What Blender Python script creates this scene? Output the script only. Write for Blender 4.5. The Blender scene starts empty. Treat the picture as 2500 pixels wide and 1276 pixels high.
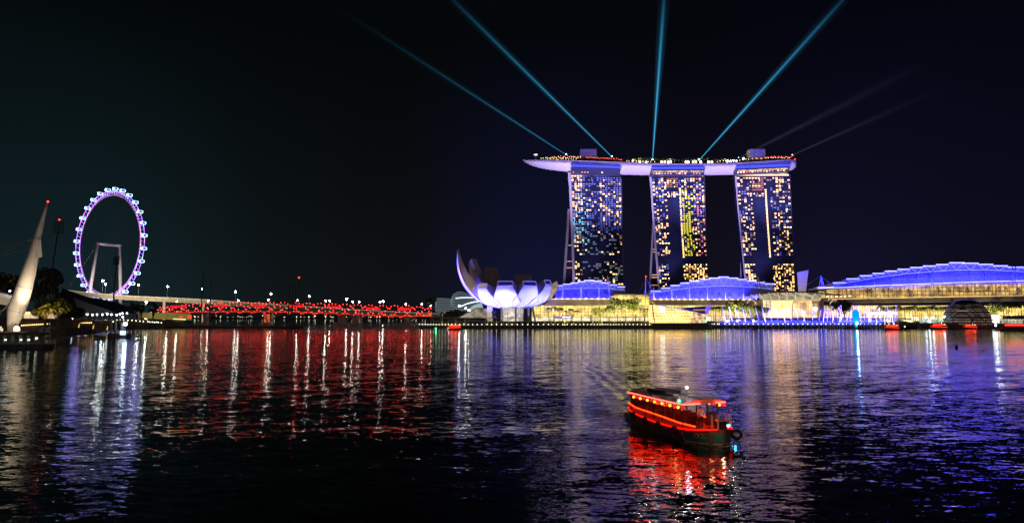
import bpy, bmesh, math, random
from math import sin, cos, pi, radians, sqrt, tan
from mathutils import Vector, Matrix
random.seed(7)
SC = bpy.context.scene
COL = SC.collection

# ---------------------------------------------------------------- camera
F, CX, CY, H0 = 1666.67, 1250.0, 638.0, 10.0
TH = math.atan((767 - 638) / F)
cam_d = bpy.data.cameras.new('camera'); cam = bpy.data.objects.new('camera', cam_d); COL.objects.link(cam)
cam.location = (0, 0, H0); cam.rotation_euler = (pi/2 + TH, 0, 0)
cam_d.sensor_width = 36; cam_d.lens = 24; cam_d.clip_start = .5; cam_d.clip_end = 12000
SC.camera = cam

# ---------------------------------------------------------------- world: night sky over a lit city
W = bpy.data.worlds.new('World'); SC.world = W; W.use_nodes = True
nt = W.node_tree; nt.nodes.clear()
def N(t, k, **kw):
    n = t.nodes.new(k)
    for a, b in kw.items(): setattr(n, a, b)
    return n
out = N(nt, 'ShaderNodeOutputWorld'); bg = N(nt, 'ShaderNodeBackground')
tc = N(nt, 'ShaderNodeTexCoord'); sep = N(nt, 'ShaderNodeSeparateXYZ')
nt.links.new(tc.outputs['Generated'], sep.inputs[0])
def ramp(t, stops, inp, interp='EASE'):
    r = N(t, 'ShaderNodeValToRGB'); r.color_ramp.interpolation = interp
    e = r.color_ramp.elements
    while len(e) < len(stops): e.new(.5)
    for el, (p, c) in zip(e, stops): el.position = p; el.color = (*c, 1)
    t.links.new(inp, r.inputs[0]); return r
def mth(t, op, a, b=None, c=None, clamp=False):
    n = N(t, 'ShaderNodeMath', operation=op); n.use_clamp = clamp
    for i, v in enumerate((a, b, c)):
        if v is None: continue
        if isinstance(v, (int, float)): n.inputs[i].default_value = v
        else: t.links.new(v, n.inputs[i])
    return n.outputs[0]
az = mth(nt, 'MULTIPLY_ADD', sep.outputs['X'], .7, .5, clamp=True)       # west to east
hor = ramp(nt, [(0, (.0060, .0150, .0180)), (.13, (.0075, .0190, .0240)), (.30, (.0058, .0080, .0092)), (.38, (.0058, .0062, .0085)), (.53, (.0072, .0085, .0360)),
                (.68, (.0075, .0058, .0140)), (.80, (.0075, .0068, .0240)), (.92, (.0050, .0050, .0160))], az.node.outputs[0])
zen = ramp(nt, [(0, (.0012, .0026, .0028)), (.3, (.0010, .0020, .0022)), (.6, (.0014, .0018, .0032)), (.85, (.0014, .0014, .0046)), (1, (.0014, .0014, .004))], az)
el = mth(nt, 'MULTIPLY', sep.outputs['Z'], 2.6, clamp=True)
el2 = mth(nt, 'POWER', el, .75)
mx = N(nt, 'ShaderNodeMix', data_type='RGBA'); nt.links.new(el2, mx.inputs['Factor'])
nt.links.new(hor.outputs[0], mx.inputs['A']); nt.links.new(zen.outputs[0], mx.inputs['B'])
# the downtown skyline on the camera's own bank: a warm mauve glow low in the west half of the sky
bk = mth(nt, 'MULTIPLY', mth(nt, 'SUBTRACT', -.15, sep.outputs['Y']), 1.6, clamp=True)
lowb = mth(nt, 'SUBTRACT', 1, mth(nt, 'MULTIPLY', sep.outputs['Z'], 1.5, clamp=True))
gl = mth(nt, 'MULTIPLY', bk, lowb)
sc_ = N(nt, 'ShaderNodeVectorMath', operation='SCALE'); sc_.inputs[0].default_value = (.19, .140, .150)
nt.links.new(gl, sc_.inputs['Scale'])
ad = N(nt, 'ShaderNodeVectorMath', operation='ADD'); nt.links.new(mx.outputs['Result'], ad.inputs[0]); nt.links.new(sc_.outputs[0], ad.inputs[1])
nt.links.new(ad.outputs[0], bg.inputs['Color']); bg.inputs['Strength'].default_value = 1.0
nt.links.new(bg.outputs[0], out.inputs[0])
SC.view_settings.view_transform = 'Standard'; SC.view_settings.look = 'None'
SC.view_settings.exposure = 0; SC.view_settings.gamma = 1
SC.render.engine = 'CYCLES'
cy = SC.cycles
cy.use_denoising = True; cy.max_bounces = 6; cy.diffuse_bounces = 2; cy.glossy_bounces = 3; cy.transmission_bounces = 4
cy.volume_bounces = 0; cy.transparent_max_bounces = 24; cy.sample_clamp_indirect = 6; cy.use_light_tree = True
cy.caustics_reflective = True; cy.blur_glossy = .3

# ---------------------------------------------------------------- helpers
def P(px, py, Y):
    """the world point at depth Y that a survey from the viewpoint puts in direction (px, py)"""
    u, v = (px - CX) / F, (CY - py) / F
    k = Y / (cos(TH) - v * sin(TH))
    return Vector((u * k, Y, H0 + k * (sin(TH) + v * cos(TH))))
def G(px, Y, z):
    d = Y * cos(TH) + (z - H0) * sin(TH)
    return Vector(((px - CX) / F * d, Y, z))
def S(Y): return Y / F        # metres per photo pixel at that depth

def link(o): COL.objects.link(o); return o
ORG = {}
def tag(o, label=None, cat=None, group=None, kind=None):
    if label: o['label'] = label
    if cat: o['category'] = cat
    if group: o['group'] = group
    if kind: o['kind'] = kind
    return o
def thing(name, label, cat, loc, group=None, rz=0):
    o = link(bpy.data.objects.new(name, None)); o.location = loc; o.rotation_euler = (0, 0, rz)
    o.empty_display_size = .3
    ORG[o.name] = Vector(loc); return tag(o, label, cat, group)
class MB:
    def __init__(s): s.v = []; s.f = []
    def poly(s, pts):
        n = len(s.v); s.v += [tuple(p) for p in pts]; s.f.append(tuple(range(n, n + len(pts)))); return s
    def box(s, c, d, rz=0):
        cx, cy_, cz = c; a, b, h = d[0]/2, d[1]/2, d[2]/2; n = len(s.v); C, Sn = cos(rz), sin(rz)
        for z in (-h, h):
            for x, y in ((-a, -b), (a, -b), (a, b), (-a, b)): s.v.append((cx + x*C - y*Sn, cy_ + x*Sn + y*C, cz + z))
        for q in ((3, 2, 1, 0), (4, 5, 6, 7), (0, 1, 5, 4), (1, 2, 6, 5), (2, 3, 7, 6), (3, 0, 4, 7)): s.f.append(tuple(n + i for i in q))
        return s
    def tube(s, pts, r, n=6, closed=False, caps=True):
        pts = [Vector(p) for p in pts]; m = len(pts)
        R = r if isinstance(r, (list, tuple)) else [r] * m
        base = len(s.v); prev = None
        for i, p in enumerate(pts):
            a = pts[(i - 1) % m] if (closed or i) else p; b = pts[(i + 1) % m] if (closed or i < m - 1) else p
            t = (b - a).normalized() if (b - a).length > 1e-9 else Vector((0, 0, 1))
            if prev is None:
                up = Vector((0, 0, 1)) if abs(t.z) < .9 else Vector((1, 0, 0)); e = t.cross(up).normalized()
            else:
                e = (prev - t * prev.dot(t)).normalized()
            prev = e; g = t.cross(e)
            for k in range(n):
                a_ = 2 * pi * k / n; s.v.append(tuple(p + (e * cos(a_) + g * sin(a_)) * R[i]))
        rng = m if closed else m - 1
        for i in range(rng):
            j = (i + 1) % m
            for k in range(n):
                l = (k + 1) % n
                s.f.append((base + i*n + k, base + i*n + l, base + j*n + l, base + j*n + k))
        if caps and not closed:
            s.f.append(tuple(base + k for k in reversed(range(n)))); s.f.append(tuple(base + (m-1)*n + k for k in range(n)))
        return s
    def ball(s, c, r, n=8, m=5, sz=1, sx=1):
        c = Vector(c); b = len(s.v)
        s.v.append(tuple(c + Vector((0, 0, r*sz))))
        for i in range(1, m):
            a = pi * i / m
            for k in range(n):
                q = 2*pi*k/n; s.v.append(tuple(c + Vector((r*sx*sin(a)*cos(q), r*sin(a)*sin(q), r*sz*cos(a)))))
        s.v.append(tuple(c - Vector((0, 0, r*sz)))); L = len(s.v) - 1
        for k in range(n): s.f.append((b, b+1+k, b+1+(k+1) % n))
        for i in range(m - 2):
            for k in range(n):
                q = b+1+i*n; s.f.append((q+k, q+n+k, q+n+(k+1) % n, q+(k+1) % n))
        q = b+1+(m-2)*n
        for k in range(n): s.f.append((q+k, L, q+(k+1) % n))
        return s
    def lathe(s, prof, c=(0, 0, 0), n=16):
        c = Vector(c); b = len(s.v); m = len(prof)
        for r, z in prof:
            for k in range(n): s.v.append(tuple(c + Vector((r*cos(2*pi*k/n), r*sin(2*pi*k/n), z))))
        for i in range(m - 1):
            for k in range(n):
                l = (k+1) % n; s.f.append((b+i*n+k, b+i*n+l, b+(i+1)*n+l, b+(i+1)*n+k))
        s.f.append(tuple(b+k for k in reversed(range(n)))); s.f.append(tuple(b+(m-1)*n+k for k in range(n)))
        return s
    def prism(s, pts, off):
        """closed solid: planar outline pts swept by the vector off"""
        n = len(pts); b = len(s.v); off = Vector(off)
        s.v += [tuple(Vector(p)) for p in pts] + [tuple(Vector(p) + off) for p in pts]
        s.f.append(tuple(b+i for i in range(n))); s.f.append(tuple(b+n+i for i in reversed(range(n))))
        for i in range(n):
            j = (i+1) % n; s.f.append((b+i, b+n+i, b+n+j, b+j))
        return s
    def loft(s, rings, closed=True, caps=True):
        n = len(rings[0]); b = len(s.v)
        for r in rings: s.v += [tuple(Vector(p)) for p in r]
        for i in range(len(rings) - 1):
            for k in range(n if closed else n - 1):
                l = (k+1) % n; s.f.append((b+i*n+k, b+i*n+l, b+(i+1)*n+l, b+(i+1)*n+k))
        if caps and closed:
            s.f.append(tuple(b+k for k in reversed(range(n)))); s.f.append(tuple(b+(len(rings)-1)*n+k for k in range(n)))
        return s
    def build(s, name, m, parent=None, org=None, smooth=False, fix=True):
        if parent is not None: o0 = ORG.get(parent.name, Vector((0, 0, 0)))
        else: o0 = Vector(org) if org is not None else Vector((0, 0, 0))
        me = bpy.data.meshes.new(name)
        me.from_pydata([(x - o0.x, y - o0.y, z - o0.z) for x, y, z in s.v], [], s.f)
        if fix:
            bm = bmesh.new(); bm.from_mesh(me); bmesh.ops.recalc_face_normals(bm, faces=bm.faces); bm.to_mesh(me); bm.free()
        me.materials.append(m)
        if smooth: me.polygons.foreach_set('use_smooth', [True] * len(me.polygons))
        me.update()
        o = link(bpy.data.objects.new(name, me))
        if parent is not None: o.parent = parent; ORG[o.name] = o0
        else: o.location = o0; ORG[o.name] = o0
        return o
def dup(root, loc, rz=None, scale=None, label=None, group=None):
    r = root.copy(); COL.objects.link(r); r.location = loc
    if rz is not None: r.rotation_euler = (root.rotation_euler[0], root.rotation_euler[1], rz)
    if scale is not None: r.scale = (scale,)*3 if isinstance(scale, (int, float)) else scale
    if label: r['label'] = label
    if group: r['group'] = group
    for ch in list(root.children):
        c = ch.copy(); COL.objects.link(c); c.parent = r
        for g in ch.children:
            d = g.copy(); COL.objects.link(d); d.parent = c
    return r

# ---------------------------------------------------------------- materials
MT = {}
def mat(name, col=(.5, .5, .5), rough=.6, metal=0, em=None, es=0, noise=0, nscale=1.0, alpha=1, spec=None):
    if name in MT: return MT[name]
    m = bpy.data.materials.new(name); m.use_nodes = True; MT[name] = m
    t = m.node_tree; b = t.nodes['Principled BSDF']
    b.inputs['Base Color'].default_value = (*col, 1); b.inputs['Roughness'].default_value = rough; b.inputs['Metallic'].default_value = metal
    if spec is not None: b.inputs['Specular IOR Level'].default_value = spec
    if em: b.inputs['Emission Color'].default_value = (*em, 1); b.inputs['Emission Strength'].default_value = es
    if alpha < 1: b.inputs['Alpha'].default_value = alpha
    if noise:
        tc = N(t, 'ShaderNodeTexCoord'); n = N(t, 'ShaderNodeTexNoise'); n.inputs['Scale'].default_value = nscale; n.inputs['Detail'].default_value = 5
        t.links.new(tc.outputs['Object'], n.inputs['Vector'])
        r = ramp(t, [(.3, tuple(c*(1-noise) for c in col)), (.7, tuple(min(1, c*(1+noise)) for c in col))], n.outputs['Fac'], 'LINEAR')
        t.links.new(r.outputs[0], b.inputs['Base Color'])
    return m
def facade_mat(name, cell, mortar, c1, c2, frame, es, nscale=.12, lo=.35, hi=1.6, base=(.1, .09, .07)):
    """a lit glazed wall: bright bays between darker frames, some bays brighter than others"""
    m = bpy.data.materials.new(name); m.use_nodes = True; MT[name] = m
    t = m.node_tree; b = t.nodes['Principled BSDF']; b.inputs['Roughness'].default_value = .4
    tc = N(t, 'ShaderNodeTexCoord'); sp = N(t, 'ShaderNodeSeparateXYZ'); t.links.new(tc.outputs['Object'], sp.inputs[0])
    cb = N(t, 'ShaderNodeCombineXYZ')
    t.links.new(mth(t, 'ADD', sp.outputs['X'], sp.outputs['Y']), cb.inputs[0]); t.links.new(sp.outputs['Z'], cb.inputs[1])
    br = N(t, 'ShaderNodeTexBrick'); br.offset = 0; br.inputs['Scale'].default_value = 1
    br.inputs['Brick Width'].default_value = cell[0]; br.inputs['Row Height'].default_value = cell[1]; br.inputs['Mortar Size'].default_value = mortar
    br.inputs['Mortar Smooth'].default_value = .2
    br.inputs['Color1'].default_value = (*c1, 1); br.inputs['Color2'].default_value = (*c2, 1); br.inputs['Mortar'].default_value = (*frame, 1)
    t.links.new(cb.outputs[0], br.inputs['Vector'])
    n = N(t, 'ShaderNodeTexNoise'); n.inputs['Scale'].default_value = nscale; n.inputs['Detail'].default_value = 4
    t.links.new(cb.outputs[0], n.inputs['Vector'])
    mr = N(t, 'ShaderNodeMapRange'); mr.inputs['From Min'].default_value = .35; mr.inputs['From Max'].default_value = .68
    mr.inputs['To Min'].default_value = lo * es; mr.inputs['To Max'].default_value = hi * es
    t.links.new(n.outputs['Fac'], mr.inputs['Value'])
    t.links.new(br.outputs['Color'], b.inputs['Emission Color']); t.links.new(mr.outputs[0], b.inputs['Emission Strength'])
    b.inputs['Base Color'].default_value = (*base, 1)
    return m
def leaf_mat(name, a, b_):
    m = bpy.data.materials.new(name); m.use_nodes = True; MT[name] = m
    t = m.node_tree; b = t.nodes['Principled BSDF']; b.inputs['Roughness'].default_value = .6
    tc = N(t, 'ShaderNodeTexCoord'); n = N(t, 'ShaderNodeTexNoise'); n.inputs['Scale'].default_value = .5; n.inputs['Detail'].default_value = 3
    t.links.new(tc.outputs['Object'], n.inputs['Vector'])
    r = ramp(t, [(.35, a), (.65, b_)], n.outputs['Fac'], 'LINEAR'); t.links.new(r.outputs[0], b.inputs['Base Color'])
    return m
white = mat('white_paint', (.75, .74, .74), .45, noise=.06, nscale=.3)
concrete = mat('concrete', (.36, .34, .31), .8, noise=.25, nscale=.25)
darkc = mat('dark_concrete', (.10, .095, .09), .85, noise=.35, nscale=.4)
steel = mat('dark_steel', (.05, .05, .055), .45, .6)
cream = mat('cream_steel', (.72, .64, .50), .5)
greysteel = mat('grey_steel', (.42, .42, .44), .4, .3)
canopym = mat('canopy_grey', (.26, .22, .24), .6, noise=.12, nscale=.15)
bark = mat('bark', (.13, .09, .06), .9, noise=.3, nscale=2)
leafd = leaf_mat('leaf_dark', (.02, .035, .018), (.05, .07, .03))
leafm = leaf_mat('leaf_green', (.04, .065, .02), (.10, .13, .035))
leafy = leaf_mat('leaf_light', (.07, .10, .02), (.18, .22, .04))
soil = mat('soil', (.05, .055, .04), .95, noise=.4, nscale=.1)
glassd = mat('dark_glass', (.008, .012, .035), .12, 0)
L_white = mat('lamp_white', (1, 1, 1), em=(.95, 1, .86), es=130)
L_white2 = mat('lamp_small', (1, 1, 1), em=(1, .93, .62), es=4.5)
L_cool = mat('lamp_cool', (1, 1, 1), em=(.66, .90, 1), es=22)
L_warm = mat('lamp_warm', (1, 1, 1), em=(1, .62, .20), es=3.8)
L_red = mat('lamp_red', (1, .1, .1), em=(1, .018, .010), es=48)
L_redb = mat('beacon_red', (1, .1, .1), em=(1, .03, .02), es=9)
L_blue = mat('lamp_blue', (.1, .1, 1), em=(.06, .10, .9), es=1.0)
L_strip = mat('roof_edge_light', (1, 1, 1), em=(.22, .22, 1), es=4)

def vary_emission(m, cols, s0, s1, scale):
    t = m.node_tree; b = t.nodes['Principled BSDF']; tc = N(t, 'ShaderNodeTexCoord'); n = N(t, 'ShaderNodeTexNoise'); n.inputs['Scale'].default_value = scale; n.inputs['Detail'].default_value = 2
    t.links.new(tc.outputs['Object'], n.inputs['Vector']); r = ramp(t, [(.3 + .4*i/(len(cols)-1), c) for i, c in enumerate(cols)], n.outputs['Fac'], 'LINEAR')
    t.links.new(r.outputs[0], b.inputs['Emission Color']); mr = N(t, 'ShaderNodeMapRange'); mr.inputs['From Min'].default_value = .3; mr.inputs['From Max'].default_value = .7
    mr.inputs['To Min'].default_value = s0; mr.inputs['To Max'].default_value = s1; n2 = N(t, 'ShaderNodeTexNoise'); n2.inputs['Scale'].default_value = scale*2.3; t.links.new(tc.outputs['Object'], n2.inputs['Vector'])
    t.links.new(n2.outputs['Fac'], mr.inputs['Value']); t.links.new(mr.outputs[0], b.inputs['Emission Strength'])
# ---------------------------------------------------------------- water
def water_mat():
    m = bpy.data.materials.new('water'); m.use_nodes = True; t = m.node_tree; b = t.nodes['Principled BSDF']
    b.inputs['Base Color'].default_value = (.0015, .003, .005, 1); b.inputs['Roughness'].default_value = .045; b.inputs['IOR'].default_value = 1.333
    tc = N(t, 'ShaderNodeTexCoord')
    def layer(scale, sx, amp_x, amp_y, detail, rot=0, rough=.55):
        mp = N(t, 'ShaderNodeMapping', vector_type='TEXTURE'); mp.inputs['Scale'].default_value = (1/(scale*sx), 1/scale, 1); mp.inputs['Rotation'].default_value = (0, 0, rot)
        t.links.new(tc.outputs['Object'], mp.inputs['Vector'])
        n = N(t, 'ShaderNodeTexNoise'); n.inputs['Scale'].default_value = 1; n.inputs['Detail'].default_value = detail; n.inputs['Roughness'].default_value = rough
        t.links.new(mp.outputs[0], n.inputs['Vector'])
        s = N(t, 'ShaderNodeVectorMath', operation='SUBTRACT'); t.links.new(n.outputs['Color'], s.inputs[0]); s.inputs[1].default_value = (.5, .5, .5)
        q = N(t, 'ShaderNodeVectorMath', operation='MULTIPLY'); t.links.new(s.outputs[0], q.inputs[0]); q.inputs[1].default_value = (amp_x, amp_y, 0)
        return q.outputs[0]
    ls = [layer(.30, .28, .05, .15, 2, .42), layer(2.0, .33, .13, .34, 3, -.08), layer(7.0, .42, .16, .27, 2, .12)]
    # patches of calmer and rougher water
    mp = N(t, 'ShaderNodeMapping'); mp.inputs['Scale'].default_value = (.008, .03, 1); t.links.new(tc.outputs['Object'], mp.inputs['Vector'])
    pn = N(t, 'ShaderNodeTexNoise'); pn.inputs['Scale'].default_value = 1; pn.inputs['Detail'].default_value = 3; t.links.new(mp.outputs[0], pn.inputs['Vector'])
    pr = N(t, 'ShaderNodeMapRange'); pr.inputs['From Min'].default_value = .3; pr.inputs['From Max'].default_value = .7; pr.inputs['To Min'].default_value = .7; pr.inputs['To Max'].default_value = 1.15
    t.links.new(pn.outputs['Fac'], pr.inputs['Value'])
    # sheltered water near the far banks lies calmer than the open water nearer the viewer
    so = N(t, 'ShaderNodeSeparateXYZ'); t.links.new(tc.outputs['Object'], so.inputs[0])
    cm = N(t, 'ShaderNodeMapRange'); cm.inputs['From Min'].default_value = 45; cm.inputs['From Max'].default_value = 330; cm.inputs['To Min'].default_value = 1.0; cm.inputs['To Max'].default_value = .37
    t.links.new(so.outputs['Y'], cm.inputs['Value'])
    # wake of the near boat: two arms of short waves behind it and a flattened track between them
    hx_, hy_ = sin(radians(22)), -cos(radians(22)); sx_, sy_ = 15.92 - hx_*9, 53.66 - hy_*9
    dx = mth(t, 'SUBTRACT', so.outputs['X'], sx_); dy = mth(t, 'SUBTRACT', so.outputs['Y'], sy_)
    pp = mth(t, 'MULTIPLY', mth(t, 'MULTIPLY_ADD', dx, hx_, mth(t, 'MULTIPLY', dy, hy_)), -1)
    qq_ = mth(t, 'MULTIPLY_ADD', dx, -hy_, mth(t, 'MULTIPLY', dy, hx_)); qa = mth(t, 'ABSOLUTE', qq_)
    on = mth(t, 'MULTIPLY', mth(t, 'MULTIPLY', pp, .4, clamp=True), mth(t, 'SUBTRACT', 1, mth(t, 'MULTIPLY', pp, 1/130, clamp=True)))
    off = mth(t, 'SUBTRACT', qa, mth(t, 'MULTIPLY_ADD', pp, .42, 1.6)); wd = mth(t, 'MULTIPLY_ADD', pp, .07, 1.2)
    rr = mth(t, 'DIVIDE', off, wd); env = mth(t, 'MULTIPLY', on, mth(t, 'EXPONENT', mth(t, 'MULTIPLY', mth(t, 'MULTIPLY', rr, rr), -1)))
    wv = mth(t, 'MULTIPLY', mth(t, 'MULTIPLY', env, mth(t, 'SINE', mth(t, 'MULTIPLY_ADD', off, 2.9, mth(t, 'MULTIPLY', pn.outputs['Fac'], 34)))), .045)
    sgn = mth(t, 'SIGN', qq_)
    wc = N(t, 'ShaderNodeCombineXYZ'); t.links.new(mth(t, 'MULTIPLY', wv, mth(t, 'MULTIPLY', sgn, -hy_)), wc.inputs[0]); t.links.new(mth(t, 'MULTIPLY', wv, mth(t, 'MULTIPLY_ADD', sgn, hx_, .4)), wc.inputs[1])
    tr_ = mth(t, 'DIVIDE', qa, mth(t, 'MULTIPLY_ADD', pp, .10, 1.4)); flat = mth(t, 'MULTIPLY', mth(t, 'MULTIPLY', on, mth(t, 'EXPONENT', mth(t, 'MULTIPLY', mth(t, 'MULTIPLY', tr_, tr_), -1))), .6)
    amp = mth(t, 'MULTIPLY', mth(t, 'MULTIPLY', cm.outputs[0], pr.outputs[0]), mth(t, 'SUBTRACT', 1, flat))
    acc = ls[0]
    for l in ls[1:]:
        a = N(t, 'ShaderNodeVectorMath', operation='ADD'); t.links.new(acc, a.inputs[0]); t.links.new(l, a.inputs[1]); acc = a.outputs[0]
    sc = N(t, 'ShaderNodeVectorMath', operation='SCALE'); t.links.new(acc, sc.inputs[0]); t.links.new(amp, sc.inputs['Scale'])
    a0 = N(t, 'ShaderNodeVectorMath', operation='ADD'); t.links.new(sc.outputs[0], a0.inputs[0]); t.links.new(wc.outputs[0], a0.inputs[1])
    a = N(t, 'ShaderNodeVectorMath', operation='ADD'); t.links.new(a0.outputs[0], a.inputs[0]); a.inputs[1].default_value = (0, 0, 1)
    nn = N(t, 'ShaderNodeVectorMath', operation='NORMALIZE'); t.links.new(a.outputs[0], nn.inputs[0])
    t.links.new(nn.outputs[0], b.inputs['Normal'])
    return m
w = MB(); w.poly([(-4000, -300, 0), (4000, -300, 0), (4000, 5000, 0), (-4000, 5000, 0)])
tag(w.build('water', water_mat(), fix=False), 'dark rippled bay water streaked with coloured reflections', 'water', kind='structure')

def slab(name, pts, z0, z1, m, label):
    b = MB(); b.prism([(x, y, z1) for x, y in pts], (0, 0, z0 - z1))
    return tag(b.build(name, m), label, 'ground', kind='structure')
# right bank: low promenade edge, terrace behind, hinterland
def gx(px, Y, z=2): return G(px, Y, z).x
slab('promenade', [(gx(1022, 515), 515), (gx(1060, 505), 505), (gx(1592, 505), 505), (gx(1592, 530), 530), (gx(1022, 530), 530)], -1, 1.9, darkc, 'dark stone promenade edge in front of the white petal building')
slab('promenade', [(gx(1735, 508), 508), (gx(2230, 508), 508), (gx(2230, 530), 530), (gx(1735, 530), 530)], -1, 1.9, darkc, 'dark promenade edge behind the fountain jets')
slab('promenade', [(gx(2230, 500), 500), (1100, 500), (1100, 530), (gx(2230, 530), 530)], -1, 1.9, darkc, 'dark quay with moored boats on the east side')
slab('ground', [(gx(1040, 531), 531), (1100, 531), (1100, 1200), (gx(1100, 1200), 1200), (gx(1060, 700), 700)], -1, 4.4, soil, 'dark terrace ground carrying the mall and towers')
# left bank
slab('ground', [(-700, 226), (gx(70, 226), 226), (gx(110, 330), 330), (gx(222, 392), 392), (gx(268, 470), 470), (gx(372, 520), 520), (gx(450, 640), 640), (gx(380, 1000), 1000), (-1400, 1000)], -1, 3.2, darkc, 'dark west bank with trees and a waterside walk')
slab('ground', [(gx(-400, 1560), 1560), (gx(1230, 1560), 1560), (gx(1230, 1900), 1900), (gx(-400, 1900), 1900)], -1, 3, soil, 'far bank seen beneath the bridges')

# ---------------------------------------------------------------- trees
def leaves(mb, c, rx, ry, rz, n, s, rng):
    for _ in range(n):
        while True:
            p = Vector((rng.uniform(-1, 1), rng.uniform(-1, 1), rng.uniform(-1, 1)))
            if .15 < p.length < 1: break
        p *= (p.length ** -.35)
        q = Vector((c[0] + p.x*rx, c[1] + p.y*ry, c[2] + p.z*rz))
        a = Vector((rng.gauss(0, 1), rng.gauss(0, 1), rng.gauss(0, .6))).normalized(); b = a.cross(Vector((rng.gauss(0, 1), rng.gauss(0, 1), rng.gauss(0, 1)))).normalized()
        k = s * rng.uniform(.6, 1.3); a *= k; b *= k * .6
        mb.poly([q - a, q - b, q + a, q + b])
def tree_proto(name, label, h, r, seed, lm, group=None, n=420, ls=.42, trunk_h=.35, loc=(0, 0, 0), flat=.75):
    rng = random.Random(seed); t = thing(name, label, 'tree', loc, group); o = Vector(loc)
    tb = MB(); th = h * trunk_h
    tb.tube([o, o + Vector((.1, 0, th*.6)), o + Vector((0, .1, th)), o + Vector((.2, 0, h*.75))], [h*.035, h*.028, h*.022, .05], 7)
    cb = MB(); k = 7
    for i in range(k):
        a = 2*pi*i/k + rng.uniform(-.4, .4); d = r * rng.uniform(.35, .72) if i else 0
        cz = h * rng.uniform(.52, .86); c = o + Vector((d*cos(a), d*sin(a), cz)); rr = r * rng.uniform(.34, .56)
        tb.tube([o + Vector((0, 0, th*rng.uniform(.8, 1.1))), (o + Vector((0, 0, th)) + c)/2 + Vector((0, 0, -.2)), c], [h*.018, h*.012, .04], 5)
        leaves(cb, c, rr, rr, rr*flat, n//k, ls, rng)
    tb.build('trunk', bark, t); cb.build('crown', lm, t, fix=False); return t
def palm_proto(name, label, h, loc=(0, 0, 0), seed=1, lm=None, group=None):
    rng = random.Random(seed); t = thing(name, label, 'palm tree', loc, group); o = Vector(loc)
    top = o + Vector((rng.uniform(-.3, .3), 0, h))
    MB().tube([o, (o+top)/2 + Vector((.15, 0, 0)), top], [.28, .2, .16], 7).build('trunk', bark, t)
    c = MB()
    for i in range(15):
        a = 2*pi*i/15 + rng.uniform(-.2, .2); L = rng.uniform(2.4, 3.7); up = rng.uniform(.2, 1.6)
        pts = [top + Vector((cos(a)*L*s, sin(a)*L*s, up*s*2 - (1.5+up)*s*s*1.6)) for s in (0, .3, .6, .85, 1)]
        sd = Vector((-sin(a), cos(a), 0))
        for j in range(4):
            w0, w1 = (.15, .32, .36, .26, .04)[j], (.15, .32, .36, .26, .04)[j+1]
            c.poly([pts[j] - sd*w0 - Vector((0, 0, .25*w0)), pts[j+1] - sd*w1 - Vector((0, 0, .5*w1)), pts[j+1], pts[j]])
            c.poly([pts[j], pts[j+1], pts[j+1] + sd*w1 - Vector((0, 0, .5*w1)), pts[j] + sd*w0 - Vector((0, 0, .25*w0))])
    c.build('crown', lm or leafy, t, fix=False); return t
def conifer_proto(name, label, h, r, loc, seed, lm, group=None):
    rng = random.Random(seed); t = thing(name, label, 'tree', loc, group); o = Vector(loc)
    MB().tube([o, o + Vector((0, 0, h))], [.16, .04], 6).build('trunk', cream, t)
    c = MB()
    for i, f in enumerate((.42, .58, .73, .86, .97)):
        rr = r * (1.0, .9, .7, .45, .2)[i]
        for q in range(9):
            a = 2*pi*q/9 + i; c0 = o + Vector((cos(a)*rr*.55, sin(a)*rr*.55, h*f))
            leaves(c, c0, rr*.5, rr*.5, .22, 9, .26, rng)
    c.build('crown', lm, t, fix=False); return t

# ---------------------------------------------------------------- street lamps
def lamp_proto(name, label, h, r, lm, group, loc=(0, 0, 0), pole=.16, pm=None, cat='street lamp'):
    t = thing(name, label, cat, loc, group); o = Vector(loc)
    MB().tube([o, o + Vector((0, 0, h))], [pole, pole*.6], 6).build('pole', pm or greysteel, t)
    MB().box(o + Vector((0, 0, h + r*1.5)), (r*2.2, r*1.4, r*.4)).build('lamp_head', greysteel, t)
    MB().ball(o + Vector((0, 0, h + r*.5)), r, 8, 6).build('bulb', lm, t)
    return t

# ================================================================= LEFT BANK
# tall white mast
Ym = 232
pts = [(26, 808, 15), (31, 790, 26), (40, 758, 41), (54, 720, 39), (68, 672, 34), (83, 615, 25), (92, 578, 18), (103, 538, 11), (112, 508, 6), (117, 495, 2.5)]
mast = thing('leaning_mast', 'tall tapered white mast leaning right with a red light on its tip', 'mast', P(26, 808, Ym))
mb = MB(); mb.tube([P(x, y, Ym) for x, y, w_ in pts], [w_ * S(Ym) * .465 for x, y, w_ in pts], 20)
mb.build('mast_body', mat('mast_white', (.72, .66, .58), .5, noise=.05, nscale=.4), mast, smooth=True)
for (x, y, w_) in ((40, 758, 41.6), (60, 700, 37.6), (91, 582, 19.6)):
    d = (P(x+3, y-9, Ym) - P(x, y, Ym)).normalized() * .12
    MB().tube([P(x, y, Ym) - d, P(x, y, Ym) + d], w_*S(Ym)*.466, 20).build('joint_ring', greysteel, mast)
MB().prism([P(94, 592, Ym-.2), P(99, 583, Ym-.2), P(103, 625, Ym-.2), P(91, 629, Ym-.2)], (0, .6, 0)).build('fin_plate', white, mast)
MB().ball(P(117, 492, Ym), .3).build('beacon', L_redb, mast)
MB().prism([P(66, 588, Ym), P(84, 581, Ym), P(84, 586, Ym), P(66, 591, Ym)], (0, .8, 0)).build('cable_bracket', cream, mast)
for (a, b_) in (((66, 588), (-30, 640)), ((70, 588), (-40, 620)), ((66, 590), (-20, 604)), ((78, 606), (-60, 640))):
    MB().tube([P(*a, Ym), P(*b_, Ym + 60)], .06, 4).build('cable', cream, mast)
for px in (96, 99): MB().tube([P(px, 628, Ym-.2), P(px+2, 660, Ym+2)], .05, 4).build('cable', steel, mast)
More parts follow.
